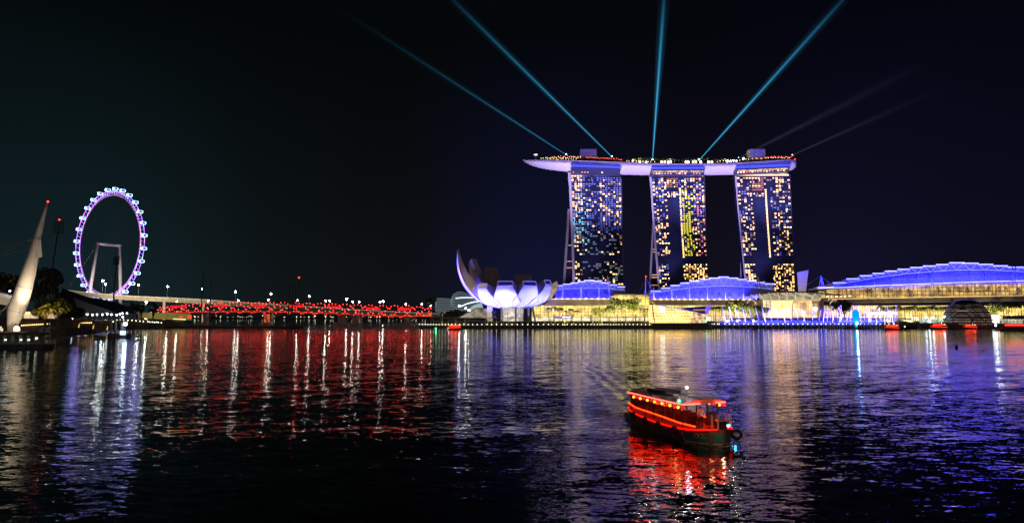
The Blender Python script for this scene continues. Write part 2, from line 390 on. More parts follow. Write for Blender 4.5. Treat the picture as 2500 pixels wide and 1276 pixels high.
# posts beside the mast foot
for i, (px, top) in enumerate(((34, 797), (38, 794), (43, 795), (47, 797), (1, 796), (5, 800))):
    o = P(px, 811, 224); mb = MB(); h = (811-top)*S(224)
    mb.tube([o, o + Vector((0, 0, h*.9)), o + Vector((0, 0, h))], [.25, .25, .16], 10)
    tag(mb.build('bollard', white, org=o), 'short white bollard at the foot of the leaning mast', 'bollard', 'white bollards by the mast')
# terrace and floating landing stage
o = P(0, 812, 215)
st = thing('waterside_terrace', 'dark stone terrace on the water under the white mast', 'terrace', (P(0, 812, 215).x, 215, 0))
xl = -330
def at(px, z, Y): return (G(px, Y, z).x, Y)
mb = MB(); ring = [at(122, 4.4, 208), at(128, 4.4, 214), at(112, 4.4, 224), (xl, 226), (xl, 203), at(20, 4.4, 203), at(95, 4.4, 204)]
mb.prism([(x, y, 4.5) for x, y in ring], (0, 0, -.7)); mb.build('deck', mat('paving_brown', (.22, .16, .12), .8, noise=.2, nscale=.8), st)
mb = MB(); mb.prism([(x, y, 3.8) for x, y in [at(112, 2, 212), at(100, 2, 222), (xl, 224), (xl, 209), at(60, 2, 210)]], (0, 0, -4.4)); mb.build('wall', darkc, st)
for i in range(6): MB().box(P(4+i*19, 826, 208.5), (1.3, .5, 2.6)).build('column', concrete, st)
for px, y in ((12, 829), (24, 828), (57, 829), (85, 826), (92, 825)):
    MB().box(P(px, y, 209.2), (1.1 + (px == 57)*3, .3, .5)).build('wall_light', mat('lamp_green', (1, 1, 1), em=(.75, 1, .72), es=1.6), st)
ls = thing('landing_stage', 'low curved floating landing stage below the terrace wall', 'pontoon', G(40, 200, 0))
prof = [at(-200, 1, 203), at(0, 1, 199), at(60, 1, 198), at(105, 1, 199.5), at(126, 1, 203), at(134, 1, 208), at(124, 1, 211), at(-200, 1, 211)]
MB().prism([(x, y, 1.15) for x, y in prof], (0, 0, -1.6)).build('hull', darkc, ls)
MB().tube([(x, y-.1, 1.5) for x, y in prof[:6]], .12, 5).build('rail', mat('rail_pale', (.5, .6, .55), .4), ls)
for px in (30, 62, 96, 120): MB().tube([G(px, 202, 1), G(px, 202, 2.6)], .1, 5).build('rail_post', greysteel, ls)
MB().tube([G(122, 204, 1), G(122, 204, 8)], .1, 6).build('flagpole', greysteel, ls)
for px, y in ((101, 809), (117, 808)):
    o = P(px, 822, 211); mb = MB()
    mb.box(o + Vector((0, 0, .9)), (1.3, .9, 1.8)).box(o + Vector((-.2, 0, 2.2)), (.8, .7, .9)).box(o + Vector((.3, 0, 2.9)), (.45, .5, .7))
    tag(mb.build('stone_sculpture', mat('pale_stone', (.62, .58, .52), .7), org=o), 'pale blocky stone figure, the one nearer the %s of the pair on the landing' % ('mast' if px == 101 else 'open water'), 'sculpture')
# left-edge membrane canopy
cn = thing('membrane_canopy', 'cream membrane canopy with curved steel arch behind the mast', 'canopy', P(0, 770, 262))
rows = []
for i in range(9):
    s = i/8; px0 = -70 + s*103; y0 = 708 + 3*s + 10*s*s
    rows.append([P(px0, y0, 252 + 6*s), P(px0 - 4*s, y0 + 12 - 3*s, 256), P(px0 - 16*s, y0 + 30 - 6*s, 262)])
mb = MB(); mb.loft(rows, closed=False, caps=False); mb.build('membrane', mat('membrane', (.85, .80, .72), .6, em=(1, .78, .5), es=.25), cn, fix=False)
MB().tube([P(33, 719, 257), P(26, 738, 256), P(8, 757, 255), (P(-20, 775, 255))], .35, 6).build('arch', white, cn)
MB().tube([P(-40, 712, 250), P(0, 713, 251), P(34, 720, 256)], .3, 6).build('arch', white, cn)
MB().ball(P(24, 710, 256), .3).build('lamp', L_cool, cn)
# canopy-level lit walk: lit shop wall between bank trees
wl = thing('lit_arcade', 'long low warm lit arcade wall under the bank trees', 'arcade', P(90, 778, 345))
MB().box((P(60, 770, 345) + P(128, 770, 345))/2 + Vector((0, 0, .3)), ((P(128, 770, 345) - P(40, 770, 345)).x, 1.2, 3.4)).build('wall', facade_mat('arcade_lit', (3.5, 3.4), .12, (1, .74, .42), (1, .85, .55), (.3, .2, .1), .8), wl)
MB().box((P(60, 762, 343) + P(128, 762, 343))/2, ((P(132, 762, 343) - P(40, 762, 343)).x, 5, .5)).build('roof', darkc, wl)
for i in range(13):
    MB().ball(P(46 + i*6.6 + random.uniform(-1, 1), 763.5 + random.uniform(-1.5, 1.5), 340), .42).build('lamp', L_warm, wl)
# grandstand roof sloping to the water
gr = thing('grandstand', 'wide dark sloping grandstand roof behind the waterside lamps', 'grandstand', P(240, 775, 480))
top = [(150, 702), (178, 712), (212, 724), (245, 729), (285, 737), (322, 752), (334, 765)]
bot = [(150, 745), (178, 752), (212, 757), (245, 761), (285, 765), (322, 767), (334, 768)]
mb = MB(); mb.loft([[P(x, y, 500) for x, y in top], [P(x, y, 470) for x, y in bot]], closed=False, caps=False)
mb.loft([[P(x, y, 500) for x, y in top], [P(x, y + 2, 540) for x, y in top]], closed=False, caps=False)
mb.build('roof', mat('roof_slate', (.035, .05, .06), .6, noise=.2, nscale=.1), gr, fix=False)
mb = MB(); mb.prism([P(180, 727, 478), P(196, 733, 474), P(282, 763, 466), P(230, 763, 466), P(190, 757, 470)], (0, 2, 0)); mb.build('gable', mat('gable_grey', (.22, .23, .22), .7), gr)
MB().box((P(175, 772, 468) + P(335, 772, 468))/2, ((P(335, 772, 468)-P(175, 772, 468)).x, 2, 4)).build('wall', darkc, gr)
for q, tq, e in (((52, 804, 214), (44, 745, 232), 13000), ((12, 806, 212), (34, 770, 232), 6000), ((70, 800, 226), (92, 590, 232), 26000)):
    l = bpy.data.lights.new('mast_floodlight', 'SPOT'); l.energy = e; l.color = (1, .82, .58); l.spot_size = radians(70); l.spot_blend = .7; l.shadow_soft_size = .4
    o = link(bpy.data.objects.new('mast_floodlight', l)); o.location = P(*q); o.rotation_euler = (P(*tq) - P(*q)).to_track_quat('-Z', 'Y').to_euler()
for px, tx, ty, e in ((232, 238, 650, 190000), (285, 288, 650, 190000)):
    l = bpy.data.lights.new('wheel_floodlight', 'SPOT'); l.energy = e; l.color = (1, .86, .84); l.spot_size = radians(75); l.spot_blend = .5; l.shadow_soft_size = .6
    o = link(bpy.data.objects.new('wheel_floodlight', l)); q0 = G(px, 872, 16); o.location = q0; o.rotation_euler = (P(tx, ty, 935) - q0).to_track_quat('-Z', 'Y').to_euler()
for px, Y, e in ((230, 780, 60000), (320, 778, 50000), (420, 790, 50000), (520, 810, 30000)):
    l = bpy.data.lights.new('deck_fill_light', 'SPOT'); l.energy = e*1.6; l.color = (1, .78, .48); l.shadow_soft_size = .6; l.spot_size = radians(140); l.spot_blend = .6
    o = link(bpy.data.objects.new('deck_fill_light', l)); o.location = G(px, Y - 6, 10); o.rotation_euler = (radians(120), 0, 0)  # added lights without fixtures, there to brighten the overpass deck
# waterside walk with warm bulb string and uplights
wk = thing('quay_wall', 'low stone quay wall strung with warm bulbs near the grandstand', 'wall', G(160, 372, 0))
def band(px0, y0t, y0b, Y0, px1, y1t, y1b, Y1, th, name, m, root):
    a, b_, c_, d_ = P(px0, y0b, Y0), P(px1, y1b, Y1), P(px1, y1t, Y1), P(px0, y0t, Y0)
    return MB().prism([a, b_, c_, d_], (0, th, 0)).build(name, m, root)
band(50, 779, 800, 300, 225, 782, 796, 372, 2, 'wall', mat('quay_stone', (.20, .14, .09), .85, noise=.3, nscale=.5), wk)
band(225, 789, 804, 360, 270, 790, 808, 360, 2, 'wall', MT['quay_stone'], wk)
for i in range(34):
    s = i/33; px = 53 + 170*s
    MB().ball(P(px, 794 - 6.5*s - 1.5*sin(pi*s), 296 + 73*s), .25 + .06*s, 6, 4).build('bulb', L_warm, wk)
for px, y, Y in ((84, 784, 320), (121, 786, 338), (156, 791, 346), (193, 795, 352), (228, 798, 357), (262, 801, 357)):
    MB().tube([P(px-1, y+4, Y), P(px+1, y-5, Y)], [.28, .16], 6).build('uplight', mat('uplight_glow', (1, .8, .4), em=(1, .60, .14), es=.9), wk)
# cool white lamps along the grandstand front
proto = lamp_proto('walk_lamp', 'white lamp on a short pole along the grandstand front', 4, .45, L_cool, 'white lamps along the grandstand front', loc=G(176, 455, 3.2))
for i, (px, y) in enumerate(((193, 766), (208, 766), (213, 767), (226, 768), (237, 767), (250, 767), (262, 766), (272, 767), (285, 768), (293, 766), (299, 764), (310, 764), (300, 773))):
    o = P(px, y, 450 if y < 770 else 430); o.z = max(3.2, o.z - 4.3); dup(proto, o)
proto2 = lamp_proto('low_lamp', 'tiny white lamp low on the quay beside the ramp', 1.2, .34, L_white2, 'low quay lamps beside the ramp', loc=P(276, 786, 470) - Vector((0, 0, 1)), pole=.06, cat='lamp')
for px, y in ((285, 781), (293, 780), (302, 781), (312, 782), (322, 782), (332, 783), (342, 784), (350, 785), (361, 785), (366, 786), (372, 786), (377, 787), (382, 786), (386, 787), (394, 788), (354, 778), (358, 779)):
    o = P(px, y, 505); o.z -= 1.2; dup(proto2, o)
# mooring dolphin with bright lamp
md = thing('mooring_dolphin', 'concrete mooring piles carrying one dazzling white lamp', 'mooring', G(290, 300, 0))
for px, y0, w_ in ((272, 781, 6), (283, 784, 5), (299, 787, 9)):
    a = P(px, y0, 300); MB().tube([(a.x, 300, -1), a], w_*S(300)*.5, 10).build('pile', darkc, md)
MB().box(G(292, 300, .6), (8.2, 4, 2.2)).build('pile_cap', darkc, md)
MB().box(P(300, 812, 297.5), (2.2, .5, 1.8)).build('lit_panel', mat('panel_cool', (1, 1, 1), em=(.6, .8, 1), es=1.4), md)
MB().ball(P(306, 790, 298), .72, 10, 8).build('lamp', mat('lamp_star', (1, 1, 1), em=(.70, .88, 1), es=45), md)
MB().tube([P(306, 806, 298), P(306, 792, 298)], .1, 6).build('lamp_pole', greysteel, md)
# stadium floodlight masts
def flood(px, ybase, ytop, Y, head, lean, label, lit):
    t = thing('floodlight_mast', label, 'floodlight', P(px, ybase, Y)); s = S(Y)
    a, b_ = P(px, ybase, Y), P(px + lean, ytop, Y)
    MB().tube([a, b_], [1.1*s*2, .7*s*2], 8).build('pole', steel, t)
    w_, h = head; c = b_
    fr = MB()
    for i in range(6): z = (i/5 - .2)*h*s; fr.box(c + Vector((.1*h*s*(i/5), 0, z)), (w_*s, .3, .35))
    for i in range(5): fr.box(c + Vector(((i/4-.5)*w_*s, .2, h*s*.3)), (.3, .25, h*s))
    fr.build('lamp_frame', steel, t)
    for i in range(6):
        for j in range(5): MB().tube([c + Vector(((j/4-.5)*w_*s*.9 + .1*h*s*(i/5), -.3, (i/5-.2)*h*s)), c + Vector(((j/4-.5)*w_*s*.9 + .1*h*s*(i/5), -.8, (i/5-.2)*h*s - .3))], [.35, .5], 6).build('floodlight', mat('unlit_lamp', (.10, .07, .06), .3), t)
    if lit: MB().ball(P(px + lean + 3, ytop - head[1]*.85, Y), .6).build('beacon', L_redb, t)
    return t
flood(123, 690, 562, 520, (25, 30), 19, 'tall unlit stadium floodlight mast left of the ferris wheel with a red beacon', True)
flood(274, 775, 640, 520, (13, 18), 10, 'black unlit floodlight mast standing in front of the ferris wheel', False)
# dark bank trees, some warmly lit from below
for i, (px, yb, yt, w_, Y, lm, lab) in enumerate((
        (8, 778, 652, 60, 300, leafd, 'dark spreading tree behind the mast foot at the canopy'),
        (52, 778, 655, 60, 330, leafd, 'dark round tree directly behind the white mast'),
        (98, 778, 648, 66, 330, leafd, 'tallest dark tree between the mast and the floodlight mast'),
        (132, 776, 662, 42, 350, leafd, 'dark tree at the foot of the tall floodlight mast'),
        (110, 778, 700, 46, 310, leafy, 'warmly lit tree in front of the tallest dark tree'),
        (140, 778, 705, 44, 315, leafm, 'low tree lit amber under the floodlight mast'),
        (172, 776, 722, 50, 330, leafd, 'low dark tree at the end of the tree row by the grandstand roof'))):
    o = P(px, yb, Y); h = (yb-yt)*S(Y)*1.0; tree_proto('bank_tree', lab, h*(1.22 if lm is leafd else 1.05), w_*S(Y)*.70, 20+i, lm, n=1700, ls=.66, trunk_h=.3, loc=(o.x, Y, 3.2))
for i, (px, yt) in enumerate(((322, 716), (345, 716), (374, 717), (330, 728))):
    o = P(px, 764, 560); tree_proto('bank_tree', ('dark rounded tree left of the pair before the overpass', 'dark rounded tree right of the pair before the overpass', 'dark rounded tree standing alone by the start of the red bridge', 'low dark tree in front of the rounded pair')[i],
        (772-yt)*S(560), 20*S(560)*.62, 40+i, leafd, n=1100, ls=.6, trunk_h=.25, loc=(o.x, 560, 3.2))
for px, y in ((108, 735), (134, 742), (152, 748), (95, 752)):   # warm uplights below the trees
    l = bpy.data.lights.new('tree_uplight', 'SPOT'); l.energy = 7000; l.color = (1, .55, .15); l.shadow_soft_size = .3; l.spot_size = radians(110); l.spot_blend = .8
    o = link(bpy.data.objects.new('tree_uplight', l)); q = P(px, y, 300); o.location = (q.x, 303, 4.0); o.rotation_euler = (radians(160), 0, 0)

# ferris wheel
Yw = 940; WC = P(266, 597, Yw); al = radians(28)
E1 = Vector((cos(al), -sin(al), 0)); NW = Vector((sin(al), cos(al), 0)); UP = Vector((0, 0, 1)); RW = 74
def wp(a, r, n): return WC + (E1*cos(a) + UP*sin(a))*r + NW*n
wh = thing('ferris_wheel', 'giant ferris wheel with glowing violet rim and white lit capsules', 'ferris wheel', (WC.x, WC.y, 3.2))
L_vio = mat('rim_light', (.6, .3, 1), em=(.26, .10, 1), es=3.4); L_pnk = mat('rim_light_pink', (1, .3, .8), em=(1, .2, .60), es=.8); vary_emission(L_vio, [(.10, .12, 1), (.26, .06, 1), (.40, .14, 1), (.16, .30, 1)], 2.5, 9, .09); vary_emission(L_pnk, [(.3, .4, 1), (.5, .2, 1), (1, .12, .5), (.4, .5, 1)], .1, 1.3, .11); L_wht = mat('capsule_light', (1, 1, 1), em=(.30, .58, 1), es=5.5)
for r, n, m in ((RW, -2.6, L_vio), (RW, 2.6, L_vio), (RW - 5.5, 0, L_pnk)):
    MB().tube([wp(2*pi*i/112, r, n) for i in range(112)], .24, 6, closed=True).build('rim_tube', m, wh)
for i in range(84):
    a, b_ = 2*pi*i/84, 2*pi*(i+.5)/84; mb = MB()
    mb.tube([wp(a, RW, -2.6), wp(b_, RW-5.5, 0), wp(a, RW, 2.6)], .17, 4)
    mb.build('rim_truss', mat('lattice_light', (.7, .5, 1), em=(.30, .22, 1), es=1.3), wh)
vary_emission(MT['lattice_light'], [(.2, .25, 1), (.6, .2, 1), (.6, .8, 1), (.3, .2, 1)], .4, 2.6, .14)
mb = MB()
for i in range(56): mb.tube([wp(2*pi*i/56, RW-5.5, 0), wp(2*pi*i/56 + (.5 if i % 2 else -.5), 2.2, -4 if i % 4 < 2 else 4)], .035, 3, caps=False)
mb.build('cable_spokes', mat('cable_dark', (.06, .07, .09), .5), wh)
MB().tube([WC - NW*7, WC + NW*7], 2.2, 14).build('hub', greysteel, wh)
pyl = mat('pylon_grey', (.60, .54, .54), .6, noise=.08, nscale=.2)
MB().tube([WC - NW*17, WC + NW*17], 1.9, 12).build('spindle', pyl, wh)
for sg in (-1, 1):
    top = WC + NW*15.5*sg; base = Vector((top.x, top.y, 3.2)) + NW*9*sg + E1*(-5)
    MB().tube([base, top + UP*1.5], [2.3, 2.0], 14).build('column', pyl, wh, smooth=True)
    for k in (-1, 1): MB().tube([top, Vector((top.x, top.y, 3.2)) + E1*62*k + NW*26*sg], .16, 4).build('stay_cable', steel, wh)
cap0 = None
for i in range(28):
    a = 2*pi*(i+.5)/28; c = wp(a, RW + 3.6, 0)
    if cap0 is None:
        cb = MB(); hw, hh, hd = 3.5, 1.75, 1.9; o = ORG[wh.name]
        ring = lambda n, k: [NW*n + E1*(hd*k*cos(q)) + UP*(hh*k*sin(q)) for q in [2*pi*j/10 for j in range(10)]]
        cb.loft([ring(-hw, .5), ring(-hw*.8, 1), ring(hw*.8, 1), ring(hw, .5)])
        pass
        cap0 = cb.build('capsule', mat('capsule_glass', (.10, .14, .22), .2, em=(.35, .5, .9), es=.35), None, org=(0, 0, 0)); cap0.parent = wh
        fb = MB()
        for sgn in (-1,):
            fb.tube([NW*n + E1*(-hd*1.02*0) + UP*z + E1*hd*.0 - NW*0 + (E1.cross(UP))*0 for n, z in ((-hw, -hh*.6), (-hw*.8, -hh), (hw*.8, -hh), (hw, -hh*.6), (hw, hh*.6), (hw*.8, hh), (-hw*.8, hh), (-hw, hh*.6))], .26, 6, closed=True)
            fb.tube([E1*hd*cos(q) + UP*hh*sin(q) - NW*hw*.8 for q in [2*pi*j/10 for j in range(10)]], .3, 5, closed=True)
            fb.tube([E1*hd*cos(q) + UP*hh*sin(q) + NW*hw*.8 for q in [2*pi*j/10 for j in range(10)]], .3, 5, closed=True)
        fr0 = fb.build('light_frame', L_wht, None, org=(0, 0, 0)); fr0.parent = cap0
        cap0.location = c - o
    else:
        n = cap0.copy(); COL.objects.link(n); n.parent = wh; n.location = c - ORG[wh.name]
        m = fr0.copy(); COL.objects.link(m); m.parent = n
MB().prism([WC + E1*s_*50 + NW*t_*18 + UP*(13 - WC.z) for s_, t_ in ((-1, -1), (1, -1), (1, 1), (-1, 1))], (0, 0, -9.5)).build('terminal_building', concrete, wh)

# ---------------------------------------------------------------- overpass
vt = [(150, 706, 815), (178, 711, 812), (250, 718, 808), (330, 723.5, 806), (392, 726, 812), (440, 728.5, 825), (489, 731, 840), (571, 737, 870), (661, 743, 905), (760, 749, 940), (880, 757, 985), (1000, 763, 1030), (1075, 766, 1060)]
vd = thing('overpass', 'long concrete road overpass sloping down behind the red bridge', 'bridge', P(440, 770, 830))
rings = []
for x, y, Y in vt:
    p = P(x, y, Y); h = (10 if x < 700 else 8)*S(Y)
    rings.append([p, p + Vector((0, 20, 0)), p + Vector((0, 20, -1.5)), p + Vector((0, 14, -h)), p + Vector((0, 5, -h)), p + Vector((0, 0, -1.5))])
MB().loft(rings).build('deck', concrete, vd)
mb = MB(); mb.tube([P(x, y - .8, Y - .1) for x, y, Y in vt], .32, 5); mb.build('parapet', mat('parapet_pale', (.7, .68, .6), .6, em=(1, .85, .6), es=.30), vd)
for i in range(6):
    x, y, Y = vt[2 + i*2 if 2+i*2 < len(vt) else -1]; p = P(x, y+9, Y) + Vector((0, 9, 0)); MB().tube([(p.x, p.y, 0), p], 1.6, 10).build('pier', concrete, vd)
def vy(px):
    for (x0, y0, Y0), (x1, y1, Y1) in zip(vt, vt[1:]):
        if x0 <= px <= x1: s = (px-x0)/(x1-x0); return y0+(y1-y0)*s, Y0+(Y1-Y0)*s
lp = lamp_proto('street_lamp', 'tall street lamp with white head on the concrete overpass', 10.5, .78, L_white, 'tall street lamps along the overpass', loc=(0, 0, 0))
first = True
for px, ty in ((247, 685), (254, 693), (335, 695), (406, 699), (491, 705), (573, 711), (660, 717), (754, 723), (846, 730), (935, 735), (1030, 742), (804, 734), (876, 736)):
    y, Y = vy(px - 1); b_ = P(px - 1, y, Y) + Vector((0, 3, 0)); k = (P(px, ty, Y).z - b_.z) / 10.9
    if first: lp.location = b_; lp.scale = (1, 1, k); first = False
    else: dup(lp, b_, scale=(1, 1, k))
lo = lamp_proto('street_lamp', 'short street lamp with white head behind the red helix bridge', 9, .62, L_white, 'short street lamps behind the red bridge', loc=(0, 0, 0))
first = True
for px, ty in ((432, 738), (508, 736), (582, 735), (655, 734), (726, 735), (795, 736), (861, 738), (928, 740), (991, 744), (1052, 748), (148, 690), (357, 740)):
    Y = 700 if px > 400 else 560; t_ = P(px, ty, Y); b_ = Vector((t_.x, Y, t_.z - 8.4))
    if first: lo.location = b_; first = False
    elif px > 400: dup(lo, b_)
    else: dup(lo, b_, label='short street lamp %s' % ('above the dark trees right of the mast' if px < 200 else 'beside the dark rounded trees'), group='')
# second road bridge (deck under those lamps)
b2 = thing('road_bridge', 'low flat road bridge on wide concrete piers behind the helix bridge', 'bridge', G(750, 702, 0))
MB().loft([[P(x, y, 698), P(x, y, 698) + Vector((0, 14, 0)), P(x, y, 698) + Vector((0, 14, -2.6)), P(x, y, 698) + Vector((0, 0, -2.6))] for x, y in ((395, 762), (560, 757), (740, 757), (900, 760), (1075, 766))]).build('deck', concrete, b2)
for px, w_, col in ((648, 8, 1), (832, 17, 0), (866, 18, 0), (992, 11, 0), (500, 9, 0)):
    t0, t1 = P(px - w_*.5, 766, 690), P(px + w_*.5, 766, 690); g0, g1 = G(px - w_*.33, 690, 1), G(px + w_*.33, 690, 1)
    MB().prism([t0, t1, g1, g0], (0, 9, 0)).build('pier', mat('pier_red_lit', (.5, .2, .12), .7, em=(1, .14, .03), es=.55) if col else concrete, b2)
    MB().box(G(px, 692, .6), ((w_+10)*.41, 14, 2.6)).build('pier_base', concrete, b2)

# ---------------------------------------------------------------- helix bridge
hb = thing('helix_bridge', 'pedestrian bridge wrapped in a double helix studded with red lights', 'bridge', G(700, 640, 0))
def hx(s):     # s 0..1 along the bridge -> centre point
    px = 366 + 690*s; Y = 628 - 60*s*s + 24*sin(pi*s); yc = 757 - 7.5*sin(pi*min(1, s*1.1 + .08)) + 3.5*s
    return P(px, yc, Y)
def hr(s): return min(5.0, 1.2 + 18*s, 2.6 + 30*(1-s))
turns = 7.6
def hp(s, ph, hand=1, k=1.0):
    c = hx(s); a = hand*2*pi*turns*s + ph; r = hr(s)*k
    return c + Vector((0, -cos(a)*r, sin(a)*r))
for st_ in range(3):
    mb = MB(); mb.tube([hp(i/260, 2*pi*st_/3) for i in range(261)], .16, 4); mb.build('helix_tube', mat('helix_steel', (.07, .045, .045), .5, .2), hb)
    mb = MB(); mb.tube([hp(i/260, 2*pi*st_/3, -1, .86) for i in range(261)], .1, 4); mb.build('inner_helix_tube', MT['helix_steel'], hb)
MB().loft([[hx(s) + Vector(q) for q in ((0, -2.6, -4.0), (0, 2.6, -4.0), (0, 2.6, -4.7), (0, -2.6, -4.7))] for s in [i/30 for i in range(31)]]).build('deck', mat('deck_warm', (.10, .06, .05), .7), hb)
MB().loft([[hx(s) + Vector(q) for q in ((0, -2.9, -3.55), (0, -2.8, -3.55), (0, -2.8, -3.8), (0, -2.9, -3.8))] for s in [i/30 for i in range(31)]]).build('deck_light', mat('deck_glow', (1, .5, .3), em=(1, .03, .012), es=1.7), hb)
dots = []
for st_ in range(3):
    nn = 100
    for i in range(nn): dots.append(hp((i+.5)/nn, 2*pi*st_/3))
dots.sort(key=lambda p: p.y)
for p in dots[:100]: MB().ball(p, .215, 6, 4).build('red_light', L_red, hb)
mb = MB()
for p in dots[100:]: mb.ball(p, .215, 6, 4)
tag(mb.build('red_lights', L_red, hb), kind='stuff')
rng = random.Random(4)
for i in range(46):
    s = (i+.5)/46; MB().ball(hx(s) + Vector((rng.uniform(-1, 1), -2.2, rng.choice((-2.6, -1.8, -.2, -2.9)))), .22, 6, 4).build('white_light', L_white2, hb)
for s0 in (.10, .25, .385, .52, .655, .79, .90):
    for j in range(1):
        a0 = s0; mb = MB(); rr = []
        for q in range(5):
            a = pi*(.15 + .7*q/4); rr.append([hx(a0 - .022 + .044*m/3) + Vector((0, -cos(a)*4.2, sin(a)*3.6 - .6)) for m in range(4)])
        mb.loft(rr, closed=False, caps=False); mb.build('red_canopy', mat('canopy_red_glow', (.6, .02, .02), em=(1, .012, .02), es=.9), hb, fix=False)  # red light falling on the canopies is put in as their own glow
for px in (490, 655, 838, 1000):
    c = G(px, 600, 1.2)
    for dx in (-6, 6): 
        for dy in (-3, 3): MB().tube([c, Vector((c.x + dx*1.1, 600 + dy + 8, P(px, 764, 608).z))], [.3, .38], 8).build('pier_leg', concrete, hb)
    MB().box(c - Vector((0, 0, .8)), (9, 6, 1.4)).build('pier_base', concrete, hb)
# abutment at the left end
ab = thing('bridge_abutment', 'yellow lit stepped landing where the red bridge meets the bank', 'landing', P(410, 785, 560))
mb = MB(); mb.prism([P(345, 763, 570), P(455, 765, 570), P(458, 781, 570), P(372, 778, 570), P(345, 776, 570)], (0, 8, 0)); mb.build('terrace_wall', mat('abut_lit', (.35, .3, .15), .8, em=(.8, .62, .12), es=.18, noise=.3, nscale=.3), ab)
MB().prism([P(366, 780, 560), P(452, 781, 560), P(450, 787, 560), P(366, 786, 560)], (0, 6, 0)).build('lower_deck', darkc, ab)
MB().prism([P(422, 777, 558), P(452, 778, 558), P(452, 780.5, 558), P(422, 779, 558)], (0, 1, 0)).build('lit_sign', mat('sign_yellow', (1, 1, .5), em=(.95, .95, .35), es=1.3), ab)
MB().box(P(463, 773, 556), (2.8, 1, 2.4)).build('red_panel', mat('panel_red', (1, .1, .05), em=(1, .06, .03), es=1.2), ab)
MB().box(P(442, 773, 556), (2.2, 1, 1.2)).build('red_panel', MT['panel_red'], ab)
# floating raft with black poles
rf = thing('floating_raft', 'long low dark raft moored in front of the red bridge', 'raft', G(570, 520, 0))
MB().prism([(G(404, 535, 0).x, 535, 1.1), (G(455, 520, 0).x, 518, 1.1), (G(742, 505, 0).x, 505, 1.1), (G(742, 516, 0).x, 516, 1.1), (G(470, 545, 0).x, 545, 1.1)], (0, 0, -1.5)).build('deck', mat('raft_dark', (.12, .06, .05), .85, noise=.3, nscale=.4), rf)
mb = MB()
for i in range(38): mb.box(G(415 + i*8.6, 524 - i*.46, 1.25), (.5, .5, .6))
mb.build('cleats', darkc, rf)
for i in range(9):
    a = G(440 + i*37, 521 - i*1.8, 1.1); MB().tube([a, a + Vector((0, 0, 2.4))], .14, 5).build('post', steel, rf)
for px, top, dx in ((488, 662, 9), (511, 688, 5), (703, 690, 4), (712, 684, 3), (719, 700, 2), (727, 679, 3)):
    a = G(px, 512, 1.0); b_ = P(px + dx, top, 512); t = thing('tall_pole', {488: 'tallest black pole rising from the raft', 511: 'black pole just right of the tallest on the raft', 703: 'leftmost black pole of the group of four at the raft end',
        712: 'second black pole of the group of four at the raft end', 719: 'thin shorter black pole in the group of four at the raft end', 727: 'black pole with a red light at the raft end'}[px], 'pole', a)
    MB().tube([a, b_], [.42, .3], 7).build('shaft', steel, t)
    MB().box(b_ - Vector((0, 0, .6)), (1.1, .5, 1.2)).build('pole_cap', steel, t)
    if px == 727: MB().ball(b_ + Vector((0, 0, .5)), .62).build('beacon', L_redb, t)
rng = random.Random(11)
fl = MB().tube([(0, 0, 0), (0, 0, 1.2)], .35, 6).build('far_lamp', greysteel); ORG[fl.name] = Vector((0, 0, 0))
flb = MB().ball((0, 0, 1.6), 1, 6, 4).build('bulb', L_white2, fl)
tag(fl, 'tiny pale lamp on the far bank under the bridges', 'lamp', 'tiny lamps on the far bank')
flb2 = None
fl.location = P(476, 776, 1558); fl.location.z = 3
for i in range(70):
    px = 480 + i*8.2 + rng.uniform(-4, 4); n = fl.copy(); COL.objects.link(n); n.location = (G(px, 1562 + rng.uniform(0, 120), 3).x, 1562 + rng.uniform(0, 60), rng.choice((2.9, 3, 3.2, 5, 6)))
    m = flb.copy(); COL.objects.link(m); m.parent = n; n.scale = (rng.uniform(.4, .85),)*3
mb = MB(); rg = random.Random(2)
for i in range(150): leaves(mb, (gx(300 + i*5.4, 1600), 1620 + rg.uniform(-20, 40), rg.uniform(6, 9)), 6, 5, rg.uniform(4, 8), 40, 1.6, rg)
tag(mb.build('far_woods', leafd, org=(gx(700, 1600), 1600, 3), fix=False), 'dark strip of far-off woods behind the tiny lamps', 'woods', kind='stuff')
# ================================================================= CENTRE: conservatories and petal building
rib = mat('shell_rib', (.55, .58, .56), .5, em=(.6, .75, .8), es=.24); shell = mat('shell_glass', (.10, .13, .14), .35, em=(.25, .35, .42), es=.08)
def dome(name, label, outline_top, outline_bot, Y, n=14, ribs=9):
    """ribbed glass shell: top and bottom outline polylines, bulging towards the viewer"""
    t = thing(name, label, 'greenhouse', P(outline_bot[0][0], 768, Y))
    def lerp(pl, s):
        s *= len(pl) - 1; i = min(int(s), len(pl)-2); f = s - i
        return (pl[i][0] + (pl[i+1][0]-pl[i][0])*f, pl[i][1] + (pl[i+1][1]-pl[i][1])*f)
    rings = []
    for i in range(n+1):
        s = i/n; a, b_ = lerp(outline_top, s), lerp(outline_bot, s); r = []
        for j in range(7):
            q = j/6; y = a[1] + (b_[1]-a[1])*q; x = a[0] + (b_[0]-a[0])*q
            r.append(P(x, y, Y - 22*sin(q*pi/2)))
        rings.append(r)
    MB().loft(rings, closed=False, caps=False).build('glass_shell', shell, t, fix=False, smooth=True)
    MB().loft([[r[0], r[0] + Vector((0, 30, 0)), r[-1] + Vector((0, 50, 0))] for r in rings], closed=False, caps=False).build('back_shell', shell, t, fix=False)
    mb = MB()
    for j in range(ribs):
        q = j/(ribs-1); mb.tube([P(*[a + (b_-a)*q for a, b_ in zip(lerp(outline_top, i/n), lerp(outline_bot, i/n))], Y - 22*sin(q*pi/2) - .5) for i in range(n+1)], .28, 4)
    mb.build('shell_ribs', rib, t); return t
